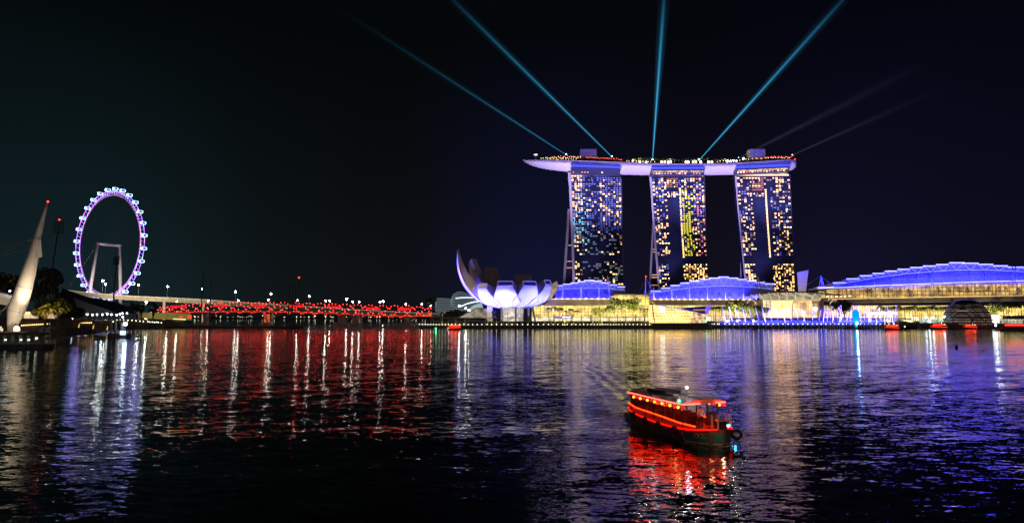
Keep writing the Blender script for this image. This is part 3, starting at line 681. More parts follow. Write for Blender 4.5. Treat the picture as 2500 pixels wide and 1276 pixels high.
dome('glass_conservatory', 'long low ribbed glass conservatory left of the petal building', [(1063, 740), (1066, 728), (1080, 728), (1103, 730), (1128, 737), (1140, 748)], [(1063, 757), (1066, 760), (1080, 763), (1103, 762), (1128, 758), (1140, 750)], 900)
dome('glass_conservatory', 'taller ribbed glass dome peeking out left of the petal building', [(1100, 735), (1106, 719), (1118, 712), (1130, 713), (1150, 722), (1168, 735)], [(1101, 745), (1108, 748), (1118, 752), (1130, 755), (1150, 755), (1168, 752)], 880)
t = thing('arched_pavilion', 'white arched shell roof with bright rim under the large petal', 'pavilion', P(1150, 770, 700))
MB().tube([P(1112, 728, 800), P(1130, 726, 800), (P(1160, 726, 800))], .7, 5).build('arch_rim', mat('rim_glow', (1, 1, 1), em=(.75, .9, 1), es=1.3), t)
MB().tube([P(1124, 748, 690), P(1140, 741, 690), P(1158, 736.5, 690), P(1175, 735, 690)], .6, 5).build('arch_rim', MT['rim_glow'], t)
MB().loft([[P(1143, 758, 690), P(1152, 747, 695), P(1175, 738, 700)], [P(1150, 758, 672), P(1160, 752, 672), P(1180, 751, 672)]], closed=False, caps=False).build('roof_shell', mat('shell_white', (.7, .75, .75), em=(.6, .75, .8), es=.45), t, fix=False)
t = thing('garden_cafe', 'low curved roof cafe with lit glass front left of the petal building', 'cafe', P(1160, 778, 600))
MB().prism([P(1122, 775, 600), P(1138, 765, 600), P(1165, 753, 600), P(1190, 754, 600), P(1190, 776, 600)], (0, 12, 0)).build('glass_front', facade_mat('cafe_glass', (1.6, 2.2), .12, (.9, .7, .4), (.4, .5, .5), (.06, .07, .12), .55, .2, .1, 1.4), t)
MB().loft([[P(x, y - 1, 597), P(x, y + 1, 597), P(x, y + 1, 618), P(x, y - 1, 618)] for x, y in ((1120, 775), (1138, 764), (1165, 752), (1192, 753))]).build('roof', darkc, t)
for px, top, h, lab, lm in ((1052, 716, 26, 'dark tall tree at the right end of the red bridge', leafd), (1120, 750, 22, 'dark round tree in front of the ribbed glass domes', leafd), (1098, 752, 18, 'dark spreading tree left of the round one by the domes', leafd)):
    Y = 700; o = P(px, 774, Y); tree_proto('garden_tree', lab, (774-top)*S(Y), h*S(Y)*.6, px, lm, n=1100, ls=.7, trunk_h=.25, loc=(o.x, Y, 4.4))
for px, y in ((1121, 747), (1137, 753), (1145, 758)):
    o = P(px, 770, 640); o.z = 4.4; t_ = lamp_proto('garden_lamp', {1121: 'garden lamp by the round dark tree', 1137: 'garden lamp between the round tree and the arched pavilion', 1145: 'lower garden lamp beside the cafe roof'}[px], P(px, y, 640).z - 4.4, .6, L_white, None, loc=o, pole=.1)

# --- petal building
MY = 562; MC = P(1250, 783, MY); MC.z = 4.4
mu = thing('petal_building', 'white lotus shaped museum of curved petals lit violet and white', 'museum', MC)
petw = mat('petal_white', (.74, .74, .76), .42); _t = petw.node_tree; _b = N(_t, 'ShaderNodeTexBrick'); _b.inputs['Scale'].default_value = .55; _b.inputs['Mortar Size'].default_value = .012; _b.inputs['Color1'].default_value = (.76, .76, .78, 1); _b.inputs['Color2'].default_value = (.68, .68, .71, 1); _b.inputs['Mortar'].default_value = (.45, .45, .5, 1); _c = N(_t, 'ShaderNodeTexCoord'); _s = N(_t, 'ShaderNodeSeparateXYZ'); _d = N(_t, 'ShaderNodeCombineXYZ'); _t.links.new(_c.outputs['Object'], _s.inputs[0]); _t.links.new(_s.outputs['X'], _d.inputs[0]); _t.links.new(_s.outputs['Z'], _d.inputs[1]); _t.links.new(_d.outputs[0], _b.inputs['Vector']); _t.links.new(_b.outputs['Color'], _t.nodes['Principled BSDF'].inputs['Base Color']); petshade = mat('petal_side_shaded', (.42, .36, .34), .5, noise=.12, nscale=.12)  # petal sides: shade on the white put into a browner, darker colour
petdark = mat('petal_window', (.01, .01, .05), .1, em=(.02, .015, .18), es=.5)
petgold = facade_mat('petal_gold_window', (1.0, .9), .14, (1, .72, .15), (1, .8, .2), (.2, .12, .03), .75)
petseam = mat('petal_seam', (.10, .08, .30), .5)
petfr = mat('petal_edge_light', (.3, .3, 1), em=(.26, .20, 1), es=.8)
def petal(az, R, H, wmid, wtip, amax=78, inner=(6, 27), ctrl=None, window=None, pitch=3.4, tip_in=1.2, seg=18):
    A = radians(az); D = Vector((cos(A), sin(A), 0)); T = Vector((-sin(A), cos(A), 0)); am = radians(amax)
    ctrl = ctrl or (R*.52, inner[1] - .5)
    rings = []; so = sin(am) if amax <= 90 else 1; zo = 1 - cos(am)
    for i in range(seg+1):
        s = i/seg; a = am*s
        r = 7.5 + (R - 7.5)*sin(a)/so; z = 15 + (H - pitch - 15)*(1 - cos(a))/zo
        w = (3.0 + (wmid - 3.0)*min(1, s*2.0)**.8) if s < .5 else wmid + (wtip - wmid)*((s-.5)*2)**1.3
        e = s; ri = (1-e)**2*inner[0] + 2*e*(1-e)*ctrl[0] + e*e*(r - tip_in if s == 1 else R - tip_in); zi = (1-e)**2*inner[1] + 2*e*(1-e)*ctrl[1] + e*e*H
        o = Vector((MC.x, MC.y, 0))
        rings.append((o + D*r + T*w/2 + UP*z, o + D*r - T*w/2 + UP*z, o + D*ri - T*w/2*.92 + UP*zi, o + D*ri + T*w/2*.92 + UP*zi))
    root = MB()
    root.loft([(a, b_) for a, b_, c, d in rings], closed=False, caps=False)
    po = root.build('petal', petw, mu, smooth=True, fix=False)
    for e_ in (0, 1): MB().tube([r[e_] + D*.05 for r in rings[1:]], .20, 5).build('edge_seam', petseam, po)
    sd = MB(); sd.loft([(b_, c) for a, b_, c, d in rings], closed=False, caps=False); sd.loft([(d, a) for a, b_, c, d in rings], closed=False, caps=False); sd.loft([(c, d) for a, b_, c, d in rings], closed=False, caps=False)
    sd.build('inner_shell', petshade, po, fix=False)
    a, b_, c, d = rings[-1]
    n = (b_ - a).cross(d - a).normalized(); 
    if n.dot(D) < 0: n = -n
    if window:
        cen = (a+b_+c+d)/4; k = .86
        MB().poly([a, b_, c, d]).build('end_wall', petshade, po, fix=False)
        MB().poly([cen + (q - cen)*k + n*.12 for q in (a, b_, c, d)]).build('end_window', window, po, fix=False)
        MB().tube([a + n*.15, b_ + n*.15, c + n*.15, d + n*.15], .28, 5, closed=True).build('window_frame', petfr, po)
    else: MB().poly([a, b_, c, d]).build('end_wall', petshade, po, fix=False)
    return po
petal(-163, 46, 63, 12, 1.0, 100, ctrl=(36, 23), pitch=.6, tip_in=.5, seg=24)
petal(156, 38, 57, 14, 9, 84, ctrl=(26, 28), tip_in=3)
petal(128, 31, 50, 15, 12, 80, tip_in=2)
petal(70, 30, 44, 14, 14, 80, tip_in=2)
petal(40, 34, 38, 13, 10, 80)
petal(3, 38, 37.5, 13, 6, 84, tip_in=1)
petal(-34, 35, 37, 20, 9.5, 78, window=petdark)
petal(-66, 34.5, 35.5, 21.5, 12, 78, window=petdark)
petal(-99, 34.5, 35.5, 21.5, 12.5, 78, window=petdark)
petal(-134, 34, 34, 19, 10.5, 78, window=petgold)
MB().lathe([(9.5, 14.8), (12, 16.2), (10, 21), (6, 27)], (MC.x, MC.y, 0), 28).build('base_bowl', petw, mu, smooth=True)
core = MB().lathe([(8.5, 4.6), (8.5, 14.6)], (MC.x, MC.y, 0), 24).build('core_wall', facade_mat('core_lit', (1.4, 3), .15, (1, .86, .66), (.85, .85, 1), (.3, .25, .3), .8, .3), mu)
mb = MB(); rng = random.Random(5)
for i in range(22):
    a0 = 2*pi*i/22; a1 = a0 + (.3 if i % 2 else -.3); mb.tube([Vector((MC.x + 9.2*cos(a0), MC.y + 9.2*sin(a0), 4.5)), Vector((MC.x + 9.4*cos(a1), MC.y + 9.4*sin(a1), 14.6))], .2, 5)
mb.build('core_lattice', white, mu)
for px, x1, dz in ((1228, 1224, -12), (1259, 1259, -14), (1288, 1290, -10), (1303, 1298, -4), (1196, 1204, 4)):
    MB().tube([G(px + (px-1255)*.08, MY + dz, 4.4), P(x1, 741, MY + dz)], [.75, 1.15], 10).build('leaning_column', mat('column_dark', (.12, .11, .16), .5), mu)
MB().box(P(1196, 766, 556), (4.6, 6, 22)).build('service_tower', mat('tower_lilac', (.45, .42, .6), .6), mu)
MB().box(P(1206, 762, 552), (3.5, .4, 2)).build('service_window', petdark, mu); MB().box(P(1206, 772, 552), (3.5, .4, 2)).build('service_window', petdark, mu)
def spot(name, loc, tgt, power, col, ang=60, blend=.6, size=.6):
    l = bpy.data.lights.new(name, 'SPOT'); l.energy = power; l.color = col; l.spot_size = radians(ang); l.spot_blend = blend; l.shadow_soft_size = size
    o = link(bpy.data.objects.new(name, l)); o.location = loc
    o.rotation_euler = (Vector(tgt) - Vector(loc)).to_track_quat('-Z', 'Y').to_euler(); return o
WB, VI = (.032, .036, 1), (.07, .04, 1)
for a_, c_, p_ in ((-100, WB, 1.0), (-66, WB, 1.0), (-36, WB, .9), (-134, WB, .9), (-168, (.055, .04, 1), .8), (172, VI, .3), (-150, (.08, .06, 1), .9), (0, VI, .5), (20, VI, .4)):
    A = radians(a_); s_ = Vector((MC.x + 46*cos(A), MC.y + 46*sin(A), 5)); s_.y = max(s_.y, 519)
    if s_.y <= 519.1: s_.x = MC.x + (519 - MC.y)/math.tan(A) if abs(math.tan(A)) > .1 else s_.x
    spot('petal_floodlight', s_, (MC.x + 24*cos(A), MC.y + 24*sin(A), 25), 330000*p_, c_, 58)
for a_, r_0, z_, p_ in ((-152, 78, 44, 300000), (-160, 80, 56, 300000), (-170, 62, 30, 120000)):
    A = radians(a_); spot('petal_floodlight', (MC.x + r_0*cos(A), max(520, MC.y + r_0*sin(A)), 5), (MC.x - 41, MC.y - 12, z_), p_*2.2, (.14, .10, 1), 26)
for a_ in (-60, -120, -90, 180):
    A = radians(a_); spot('bowl_uplight', (MC.x + 17*cos(A), MC.y + 17*sin(A), 5), (MC.x + 13*cos(A), MC.y + 13*sin(A), 17), 800, (.9, .62, .80), 110)

# ================================================================= promenade furniture
lampm = lamp_proto('edge_lamp', 'small warm white lamp on the promenade edge left of the glass pavilion', .6, .27, L_white2, 'edge lamps below the petal building', pole=.12, cat='lamp')
xs = [1024, 1031, 1038, 1044.5, 1051.5, 1058, 1065, 1072.5, 1080, 1087.5, 1095, 1103, 1112, 1122, 1132.5, 1143, 1154, 1165, 1176.5, 1189, 1200, 1212, 1224.5, 1237, 1250, 1263, 1275.5, 1288.5, 1301, 1314, 1326.5, 1339, 1350.5, 1362, 1374, 1385, 1396, 1406, 1416, 1425.5, 1434.5, 1443, 1451, 1458, 1465, 1472, 1478, 1484, 1491, 1498, 1504, 1511, 1519, 1528, 1537, 1546, 1556, 1566, 1576, 1586]
for i, x in enumerate(xs):
    Y = 504.6 + max(0, (1060-x)/38*9); o = G(x, Y, 1.9)
    if i == 0: lampm.location = o
    else: dup(lampm, o)
for i, x in enumerate([1738, 1744, 1752, 1756, 1769.5, 1781, 1793, 1804, 1816, 1827, 1839, 1851.5, 1864, 1875.5, 1887, 1900, 1912, 1924, 1936, 1948, 1960, 1972, 1984, 1995, 2005, 2016, 2027, 2037, 2047.5, 2058, 2067, 2077, 2088, 2101, 2110, 2119, 2129, 2139, 2149, 2160, 2170, 2182]):
    dup(lampm, G(x, 507.6, 2.0), scale=1.25, label='white lamp on the promenade edge behind the fountain jets', group='edge lamps behind the fountain')
pg = thing('pergola', 'long thin steel walkway canopy on cream posts below the petal building', 'pergola', G(1200, 514, 1.9))
MB().tube([P(1050, 774.5, 514), P(1200, 776, 514), P(1345, 778, 514)], .22, 5).build('beam', cream, pg)
for px in (1052, 1058, 1079, 1094, 1113, 1135, 1185, 1191, 1212, 1242, 1272, 1290, 1329, 1345): MB().tube([G(px, 514, 1.9), P(px, 775.5 + (px-1050)*.008, 514)], .16 + .12*(px % 2), 6).build('post', cream, pg)
pr = thing('pergola', 'long thin steel walkway canopy below the left mall wing', 'pergola', G(1450, 524, 1.9))
MB().tube([P(1348, 778, 522), P(1430, 777, 522), P(1590, 773, 522)], .22, 5).build('beam', cream, pr)
for px in range(1355, 1590, 23): MB().tube([G(px, 522, 1.9), P(px, 777.5, 522)], .16, 6).build('post', cream, pr)
# hedges
rng = random.Random(8)
def hedge(px0, px1, Y, z, h, lm, lab, n=None):
    mb = MB(); w_ = (G(px1, Y, z) - G(px0, Y, z)).x; k = max(2, int(w_/2.2)); x0 = G(px0, Y, z).x
    for i in range(k): leaves(mb, (x0 + w_*(i+.5)/k, Y + rng.uniform(-.5, .5), z + h*rng.uniform(.35, .55)), 1.8, 1.2, h*rng.uniform(.4, .6), 60, .34, rng)
    return tag(mb.build('hedge', lm, org=(x0 + w_/2, Y, z), fix=False), lab, 'hedge')
for a, b_, h, lm, lab in ((1062, 1092, 3.2, leafy, 'yellow green hedge at the left end of the pergola'), (1094, 1142, 2.8, leafy, 'long yellow green hedge left of the service tower'), (1143, 1183, 3.0, leafd, 'dark clipped hedge in front of the garden cafe'),
        (1188, 1215, 3.0, leafy, 'bright hedge right below the service tower'), (1216, 1260, 2.6, leafy, 'lime hedge under the middle of the petal building'), (1262, 1310, 2.8, leafd, 'dark hedge under the right petals'), (1312, 1352, 3, leafm, 'green hedge right of the petal building'),
        (1366, 1400, 3, leafy, 'lit green hedge under the row of palms'), (1405, 1430, 3, leafd, 'dark hedge right of the palm row'), (1436, 1470, 3, leafm, 'green hedge below the brownish trees')):
    hedge(a, b_, 524, 1.9, h, lm, lab)
MB()
tag(MB().prism([G(1470, 507, 2), G(1592, 507, 2), G(1592, 529, 3.9), G(1470, 529, 3.9)], (0, 0, -.4)).build('lawn', mat('lawn_green', (.05, .10, .03), .9, noise=.4, nscale=.5), org=G(1530, 518, 2)), 'sloping green lawn by the glass pavilion', 'lawn', kind='structure')

# ================================================================= mall
yel = facade_mat('mall_glazing', (3.1, 2.6), .26, (.95, .66, .15), (1, .76, .24), (.30, .19, .04), 1.05, .16, .45, 1.7)
yel2 = facade_mat('mall_glazing_fine', (2.2, 4.4), .26, (.95, .64, .16), (1, .76, .26), (.30, .19, .04), 1.15, .15, .4, 1.8)
shopm = facade_mat('shop_front', (3.4, 4.2), .16, (1, .84, .48), (1, .92, .68), (.28, .18, .06), 1.1, .16, .4, 1.7)
blue_m = mat('roof_membrane', (.62, .62, .70), .55, noise=.05, nscale=.2)
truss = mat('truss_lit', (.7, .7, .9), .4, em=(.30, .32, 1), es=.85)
def xr(px0, px1, Y, z): a, b_ = G(px0, Y, z), G(px1, Y, z); return a.x, b_.x
def wallb(px0, px1, y0, y1, Y, th, name, m, root):
    z0, z1 = P(px0, y1, Y).z, P(px0, y0, Y).z
    a, b_ = G(px0, Y, z0).x, G(px1, Y, z0).x
    return MB().box(((a+b_)/2, Y + th/2, (z0+z1)/2), (b_-a, th, z1-z0)).build(name, m, root)
def canopy(pts_top, pts_bot, Y, root, out=7):
    """big sloping fascia: bottom edge proud of the top edge"""
    rings = []
    for (x, yt), (x2, yb) in zip(pts_top, pts_bot):
        a, b_ = P(x, yt, Y + out*.5), P(x2, yb, Y - out*.0)
        rings.append([a, b_, b_ + Vector((0, .6, -.25)), Vector((b_.x, Y + 26, b_.z + 1.5)), Vector((a.x, Y + 26, a.z))])
    MB().loft(rings).build('canopy', canopym, root)
    MB().tube([P(x, yt - .6, Y + out*.5) for x, yt in pts_top], .26, 5).build('canopy_edge', mat('edge_warm', (1, .8, .5), em=(1, .66, .28), es=.7), root)
def hall(root, steps, arc, bottom, Yb, Ya, tips, back=50):
    """blue lit membrane roof: lower skin up to the arc, then stepped panels with V trusses and a light strip on each step"""
    def yi(pl, x):
        if x <= pl[0][0]: return pl[0][1]
        for (x0, y0), (x1, y1) in zip(pl, pl[1:]):
            if x <= x1: return y0 + (y1-y0)*(x-x0)/(x1-x0)
        return pl[-1][1]
    xa, xb = arc[0][0], arc[-1][0]; n = max(8, int((xb-xa)/12)); X_ = [xa + (xb-xa)*i/n for i in range(n+1)]
    MB().loft([[P(x, yi(bottom, x), Yb), P(x, (yi(bottom, x)+yi(arc, x))/2, Yb + (Ya-Yb)*.35), P(x, yi(arc, x), Ya)] for x in X_], closed=False, caps=False).build('roof_skin', blue_m, root, fix=False, smooth=True)
    MB().tube([P(x, yi(arc, x), Ya - .3) for x in X_], .24, 5).build('arc_light', truss, root)
    for (x0, x1, y) in steps:
        xm = (x0+x1)/2
        if xa < xm < xb: MB().tube([P(xm, yi(bottom, xm), Yb - .25), P(xm, (yi(bottom, xm)+yi(arc, xm))/2, Yb + (Ya-Yb)*.35 - .3), P(xm, yi(arc, xm), Ya - .3)], .16, 4).build('roof_seam', mat('seam_pale', (.8, .8, .9), .4), root)
        a, b_ = P(x0, y, Ya + 5), P(x1, y, Ya + 5)
        MB().prism([P(x0, yi(arc, x0), Ya + .2), P(x1, yi(arc, x1), Ya + .2), b_, a], (0, .5, 0)).build('roof_panel', blue_m, root)
        MB().prism([a + UP*.3, b_ + UP*.3, b_ + UP*.3 + Vector((0, back, -4)), a + UP*.3 + Vector((0, back, -4))], (0, 0, -.6)).build('roof_top', blue_m, root)
        MB().tube([a + UP*.45 - Vector((0, .4, 0)), b_ + UP*.45 - Vector((0, .4, 0))], .27, 6).build('light_strip', L_strip, root)
        t_ = (x0+x1)/2; w_ = (x1-x0)*.38; d = .8
        tip = P(t_, yi(arc, t_), Ya - .6)
        MB().tube([P(t_ - w_, y + 1.5, Ya + 5 - d), tip], .17, 4).tube([P(t_ + w_, y + 1.5, Ya + 5 - d), tip], .17, 4).build('truss', truss, root)
def bluelight(px0, px1, y, Y, power, tgt_up=1.0, col=(.055, .06, 1)):
    y = y if isinstance(y, tuple) else (y, y); a, b_ = P(px0, y[0], Y), P(px1, y[1], Y); l = bpy.data.lights.new('roof_floodlight', 'AREA'); l.shape = 'RECTANGLE'; l.size = (b_-a).length; l.size_y = 1.0; l.energy = power*.6; l.color = col; l.spread = radians(110)
    o = link(bpy.data.objects.new('roof_floodlight', l)); o.location = (a+b_)/2
    d = Vector((0, 1, tgt_up)).normalized(); z = -d; x = (b_-a).normalized(); y_ = z.cross(x).normalized(); x = y_.cross(z)
    o.rotation_euler = Matrix((x, y_, z)).transposed().to_euler(); return o
def masts(root, lst, Y, m=cream, r=.42):
    for px, yt, yb in lst:
        a, b_ = P(px, yb, Y), P(px - .5, yt, Y); MB().tube([a, (a+b_)/2, b_], [r*1.1, r, r*.35], 7).build('roof_mast', m, root)
def edge_lights(root, px0, px1, n, y0, y1, Y, m=None):
    for i in range(n):
        s = (i+.5)/n; MB().box(P(px0 + (px1-px0)*s, y0 + (y1-y0)*s, Y), (1.6, .6, .5)).build('edge_light', m or L_warm, root)

# left wing
m1 = thing('mall_wing', 'left mall wing with a blue stepped roof behind the palm row', 'building', G(1440, 575, 4.4))
wallb(1300, 1592, 744, 773, 576, 20, 'glazed_wall', yel, m1)
wallb(1300, 1592, 773, 785, 574, 20, 'shop_front', shopm, m1)
wallb(1300, 1592, 772, 774, 571, 3, 'awning', concrete, m1)
canopy([(1344, 730), (1498, 730), (1512, 722)], [(1330, 745), (1496, 743.5), (1500, 740)], 566, m1)
wallb(1498, 1586, 720, 745, 572, 22, 'upper_glazing', yel, m1)
MB().prism([P(1496, 722, 570), P(1506, 719, 570), P(1580, 720, 570), P(1588, 723, 570), P(1588, 721, 570), P(1580, 717.5, 570), P(1506, 717, 570), P(1494, 720.5, 570)], (0, 26, 0)).build('upper_roof', darkc, m1)
for px in (1352, 1374, 1397, 1420, 1443, 1466, 1488, 1508, 1528, 1552, 1574): MB().box(((P(px, 779, 570)).x, 570.5, (4.4 + 9.6)/2), (1.0, .8, 5.4)).build('column', concrete, m1)
hall(m1, [(1358, 1376, 698), (1374, 1395, 694.6), (1393, 1412, 691.6), (1410, 1428, 688.4), (1426, 1451, 685.2), (1449, 1469, 687.2), (1467, 1488, 691), (1486, 1507, 696), (1505, 1526, 701)],
     [(1356, 707), (1375, 705.5), (1405, 703.8), (1430, 703), (1462, 703.2), (1495, 705), (1526, 708.5)], [(1350, 728), (1496, 728), (1506, 719), (1526, 717.5)], 590, 598, None)
masts(m1, [(1374.6, 697, 729), (1418.5, 697, 729), (1463, 698, 729)], 580); edge_lights(m1, 1350, 1496, 10, 729, 728.6, 569)
MB().tube([P(1489, 729, 580), P(1483, 673, 588)], [.5, .3], 7).build('roof_mast', cream, m1)
for q in ((1477, 690), (1492, 700)): MB().tube([P(1483, 674, 588), P(q[0], q[1], 590)], .08, 4).build('stay_cable', cream, m1)
bluelight(1352, 1520, 731, 577, 300000, .8, (.012, .012, 1)); bluelight(1352, 1520, 706, 588, 26000, 1.6, (.035, .035, 1))
sg = thing('shop_sign', 'small blue lit shop sign above the left mall walk', 'sign', P(1375, 774, 560))
MB().box(P(1375, 774, 560), (14, .6, 1.8)).build('panel', mat('sign_blue', (.05, .04, .3), em=(.10, .08, .6), es=.8), sg)
mb = MB(); rg = random.Random(3)
for i in range(11): mb.box(P(1374 + i*1.9, 774 + rg.uniform(-.2, .2), 559.5), (.45, .2, rg.uniform(.5, .9)))
mb.build('lettering', mat('sign_letters', (1, 1, 1), em=(.75, .8, 1), es=3), sg)
# middle wing
m2 = thing('mall_wing', 'middle mall wing with the tallest stepped blue roof between two towers', 'building', G(1740, 575, 4.4))
wallb(1594, 1850, 744, 773, 576, 20, 'glazed_wall', yel2, m2)
wallb(1594, 1850, 773, 785, 574, 20, 'shop_front', shopm, m2)
canopy([(1590, 731), (1700, 731), (1838, 731.5)], [(1600, 743), (1700, 744), (1836, 744.5)], 566, m2)
MB().tube([P(1584, 731, 566), P(1592, 734, 565), P(1599, 742, 565)], .4, 6).build('gutter', cream, m2)
hall(m2, [(1588, 1616, 711), (1614, 1639, 704), (1637, 1663, 697.4), (1661, 1686, 691.8), (1684, 1711, 687), (1709, 1735, 682.6), (1730, 1756, 679.6), (1754, 1779, 677), (1778, 1802, 679.6), (1800, 1823, 682.8), (1821, 1845, 686.6), (1843, 1867, 690.2), (1865, 1891, 693.6)],
     [(1586, 716), (1614, 712), (1650, 706.5), (1690, 701.5), (1734, 698.4), (1768, 697.6), (1800, 698.6), (1840, 701), (1891, 706)], [(1586, 729), (1840, 729), (1870, 722), (1891, 712)], 590, 599, None)
masts(m2, [(1640.5, 697, 729), (1683.5, 697, 729), (1727, 696, 729), (1771, 696, 729), (1815.5, 697, 729), (1596.5, 700, 729)], 580); edge_lights(m2, 1592, 1838, 17, 730, 730.4, 569)
bluelight(1588, 1885, 731, 577, 520000, .8, (.012, .012, 1)); bluelight(1588, 1888, 704, 588, 46000, 1.6, (.035, .035, 1))
for ax, ay, legs, Y in ((1850.5, 675, ((1846, 730), (1861, 714)), 584),):
    for l in legs: MB().tube([P(l[0], l[1], Y), P(ax, ay, Y)], [.55, .35], 7).build('a_frame_mast', cream, m2)
    MB().tube([P(ax, ay, Y), P(1889, 700, 595)], .09, 4).build('stay_cable', cream, m2)
tm = thing('roof_mast', 'white cable mast with a red tip between the left and middle mall roofs', 'mast', P(1576, 720, 585))
MB().tube([P(1575, 720, 585), P(1576.5, 676, 585)], [.6, .35], 8).build('shaft', cream, tm); MB().ball(P(1576.5, 674.5, 585), .5).build('beacon', L_redb, tm)
for q in ((1593, 708), (1560, 716)): MB().tube([P(1576.5, 678, 585), P(q[0], q[1], 590)], .08, 4).build('stay_cable', cream, tm)
# plaza hall
m3 = thing('plaza_hall', 'cream glass plaza hall with ribbed arched roof behind the fountain', 'building', G(1930, 560, 4.4))
arch = [(1822, 722), (1850, 716.5), (1885, 713), (1920, 711.6), (1960, 712.2), (2000, 714.6), (2035, 718), (2054, 721)]
MB().loft([[P(x, y, 552), P(x, y + 2.4, 552), P(x, y + 2.4, 590), P(x, y - 1, 590)] for x, y in arch]).build('roof', mat('plaza_roof', (.30, .24, .18), .6), m3)
MB().prism([P(1862, 732, 560), P(2001, 732, 560), P(2012, 717.5, 566), P(1985, 715.5, 566), P(1940, 714, 566), P(1900, 714.5, 566), P(1866, 716.5, 566), P(1852, 720, 566)], (0, 4, 0)).build('clerestory', facade_mat('clerestory_lit', (2.6, 1.7), .1, (1, .78, .42), (.9, .9, .7), (.2, .16, .1), .38, .25, .3, 2.0), m3)
for x0, x1 in ((1833, 1847), (1853, 1864), (1876, 1884), (1898, 1903), (1921, 1922), (1943, 1942), (1966, 1961), (1991, 1981), (2013, 2001), (2035, 2022)):
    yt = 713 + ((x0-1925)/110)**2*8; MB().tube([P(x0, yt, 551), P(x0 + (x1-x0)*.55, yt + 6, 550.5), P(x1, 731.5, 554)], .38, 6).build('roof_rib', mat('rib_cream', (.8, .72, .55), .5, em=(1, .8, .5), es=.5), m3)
for x0, x1 in ((1823, 1846), (2026, 2048)):
    MB().tube([P(x0 + (x1-x0)*i/8, 742 - 11*sin(pi*i/8*.95 + .05), 551) for i in range(9)], .38, 6).build('side_arch', MT['rib_cream'], m3)
MB().tube([P(1862, 732.5, 553), P(2002, 732.5, 553)], .5, 6).build('eaves_beam', MT['rib_cream'], m3)
wallb(1849, 1864, 731, 785, 556, 16, 'side_wall', mat('side_brown', (.36, .28, .2), .7), m3); wallb(2001, 2013, 731, 785, 556, 16, 'side_wall', MT['side_brown'], m3)
wallb(1864, 1888, 734, 785, 560, 14, 'shop_bay', facade_mat('bay_lit', (3.2, 2.6), .2, (1, .74, .32), (1, .88, .58), (.3, .2, .07), 1.1, .2), m3)
wallb(1888, 1936, 734, 785, 558, 14, 'bright_glass', facade_mat('bright_bay', (3.0, 6), .2, (1, .52, .17), (1, .62, .24), (.45, .28, .09), 2.6, .12, .7, 1.35), m3)
wallb(1936, 1984, 734, 785, 558.6, 14, 'lattice_glass', facade_mat('lattice_bay', (1.3, 1.15), .24, (1, .60, .22), (1, .70, .32), (.4, .22, .06), 2.0, .12), m3)
wallb(1984, 2001, 742, 785, 560, 14, 'shop_bay', MT['bay_lit'], m3)
wallb(1985, 2000, 750, 756, 559, 1, 'lit_band', mat('band_white', (1, 1, 1), em=(1, .95, .8), es=1.8), m3)
MB().tube([P(1934, 776, 556.5), P(1934, 745, 556.5), P(1936, 738, 556.5), P(1942, 735.5, 556.5)], .35, 6).build('door_arch', mat('arch_grey', (.25, .2, .15)), m3)
wallb(1866, 2036, 775, 785, 553, 4, 'ground_floor_glow', shopm, m3)
ps = thing('plaza_steps', 'wide blue washed steps descending to the fountain', 'steps', G(1900, 530, 1.9))
for i in range(7): MB().box(((xr(1768, 2230, 531 + i*2.6, 3)[0] + xr(1768, 2230, 531 + i*2.6, 3)[1])/2, 532 + i*2.6, 4.5 + i*.22), (xr(1768, 2230, 531, 3)[1] - xr(1768, 2230, 531, 3)[0], 2.6, .5 + i*.44)).build('step', mat('step_stone', (.22, .22, .26), .7), ps)
for k in range(3):
    l = bpy.data.lights.new('step_light', 'AREA'); l.shape = 'RECTANGLE'; l.size = 42; l.size_y = .6; l.energy = 16000; l.spread = radians(60); l.color = (.05, .06, 1)
    o = link(bpy.data.objects.new('step_light', l)); o.location = (G(1835 + k*130, 524, 5).x, 524, 5.0); o.rotation_euler = (radians(82), 0, 0)
# right hall
m4 = thing('exhibition_hall', 'huge exhibition hall with a deep blue stepped roof over a golden terrace', 'building', G(2250, 575, 4.4))
bot3 = [(1996, 704), (2060, 701.2), (2148, 696.6), (2271, 692), (2377, 688), (2500, 685), (2620, 683)]
wallb(1845, 2640, 745, 773, 577, 20, 'glazed_wall', yel2, m4); wallb(2010, 2640, 773, 785, 575, 20, 'shop_front', shopm, m4)
canopy([(2030, 730.5), (2056, 730), (2200, 727), (2350, 724.5), (2500, 721.5), (2640, 719)], [(2052, 738.5), (2064, 740), (2200, 738), (2350, 736), (2500, 733), (2640, 731)], 564, m4)
MB().prism([P(2000, 727, 590), P(2640, 722, 590), P(2640, 690, 590), P(2500, 690, 590), P(2250, 695, 590), P(2060, 703, 590), P(2000, 706, 590)], (0, 3, 0)).build('terrace_glazing', facade_mat('terrace_lit', (3.6, 3.2), .3, (1, .55, .12), (1, .72, .28), (.22, .10, .01), .72, .16, .3, 1.6), m4)
MB().prism([P(1996, 729.5, 576), P(2640, 720.5, 576), P(2640, 718, 576), P(2030, 727.5, 576)], (0, 2, 0)).build('balcony_front', facade_mat('balcony_lit', (3, 2), .1, (1, .34, .07), (1, .5, .18), (.2, .09, .02), .5, .2), m4)
MB().loft([[P(x, y + .5, 578), P(x, y + 4.5, 580), P(x, y + 3, 592), P(x, y, 592)] for x, y in bot3]).build('soffit', cream, m4)
st3 = [(1996, 2036, 701.4), (2033, 2068, 691), (2066, 2101, 681.4), (2099, 2133, 673.7), (2130, 2166, 668), (2160, 2196, 662.6), (2191, 2227, 658), (2222, 2258, 653.5), (2253, 2290, 650), (2285, 2321, 646.3), (2317, 2354, 642), (2350, 2388, 643.2), (2386, 2424, 646), (2419, 2460, 649.6), (2454, 2499, 653), (2494, 2540, 657), (2535, 2580, 661)]
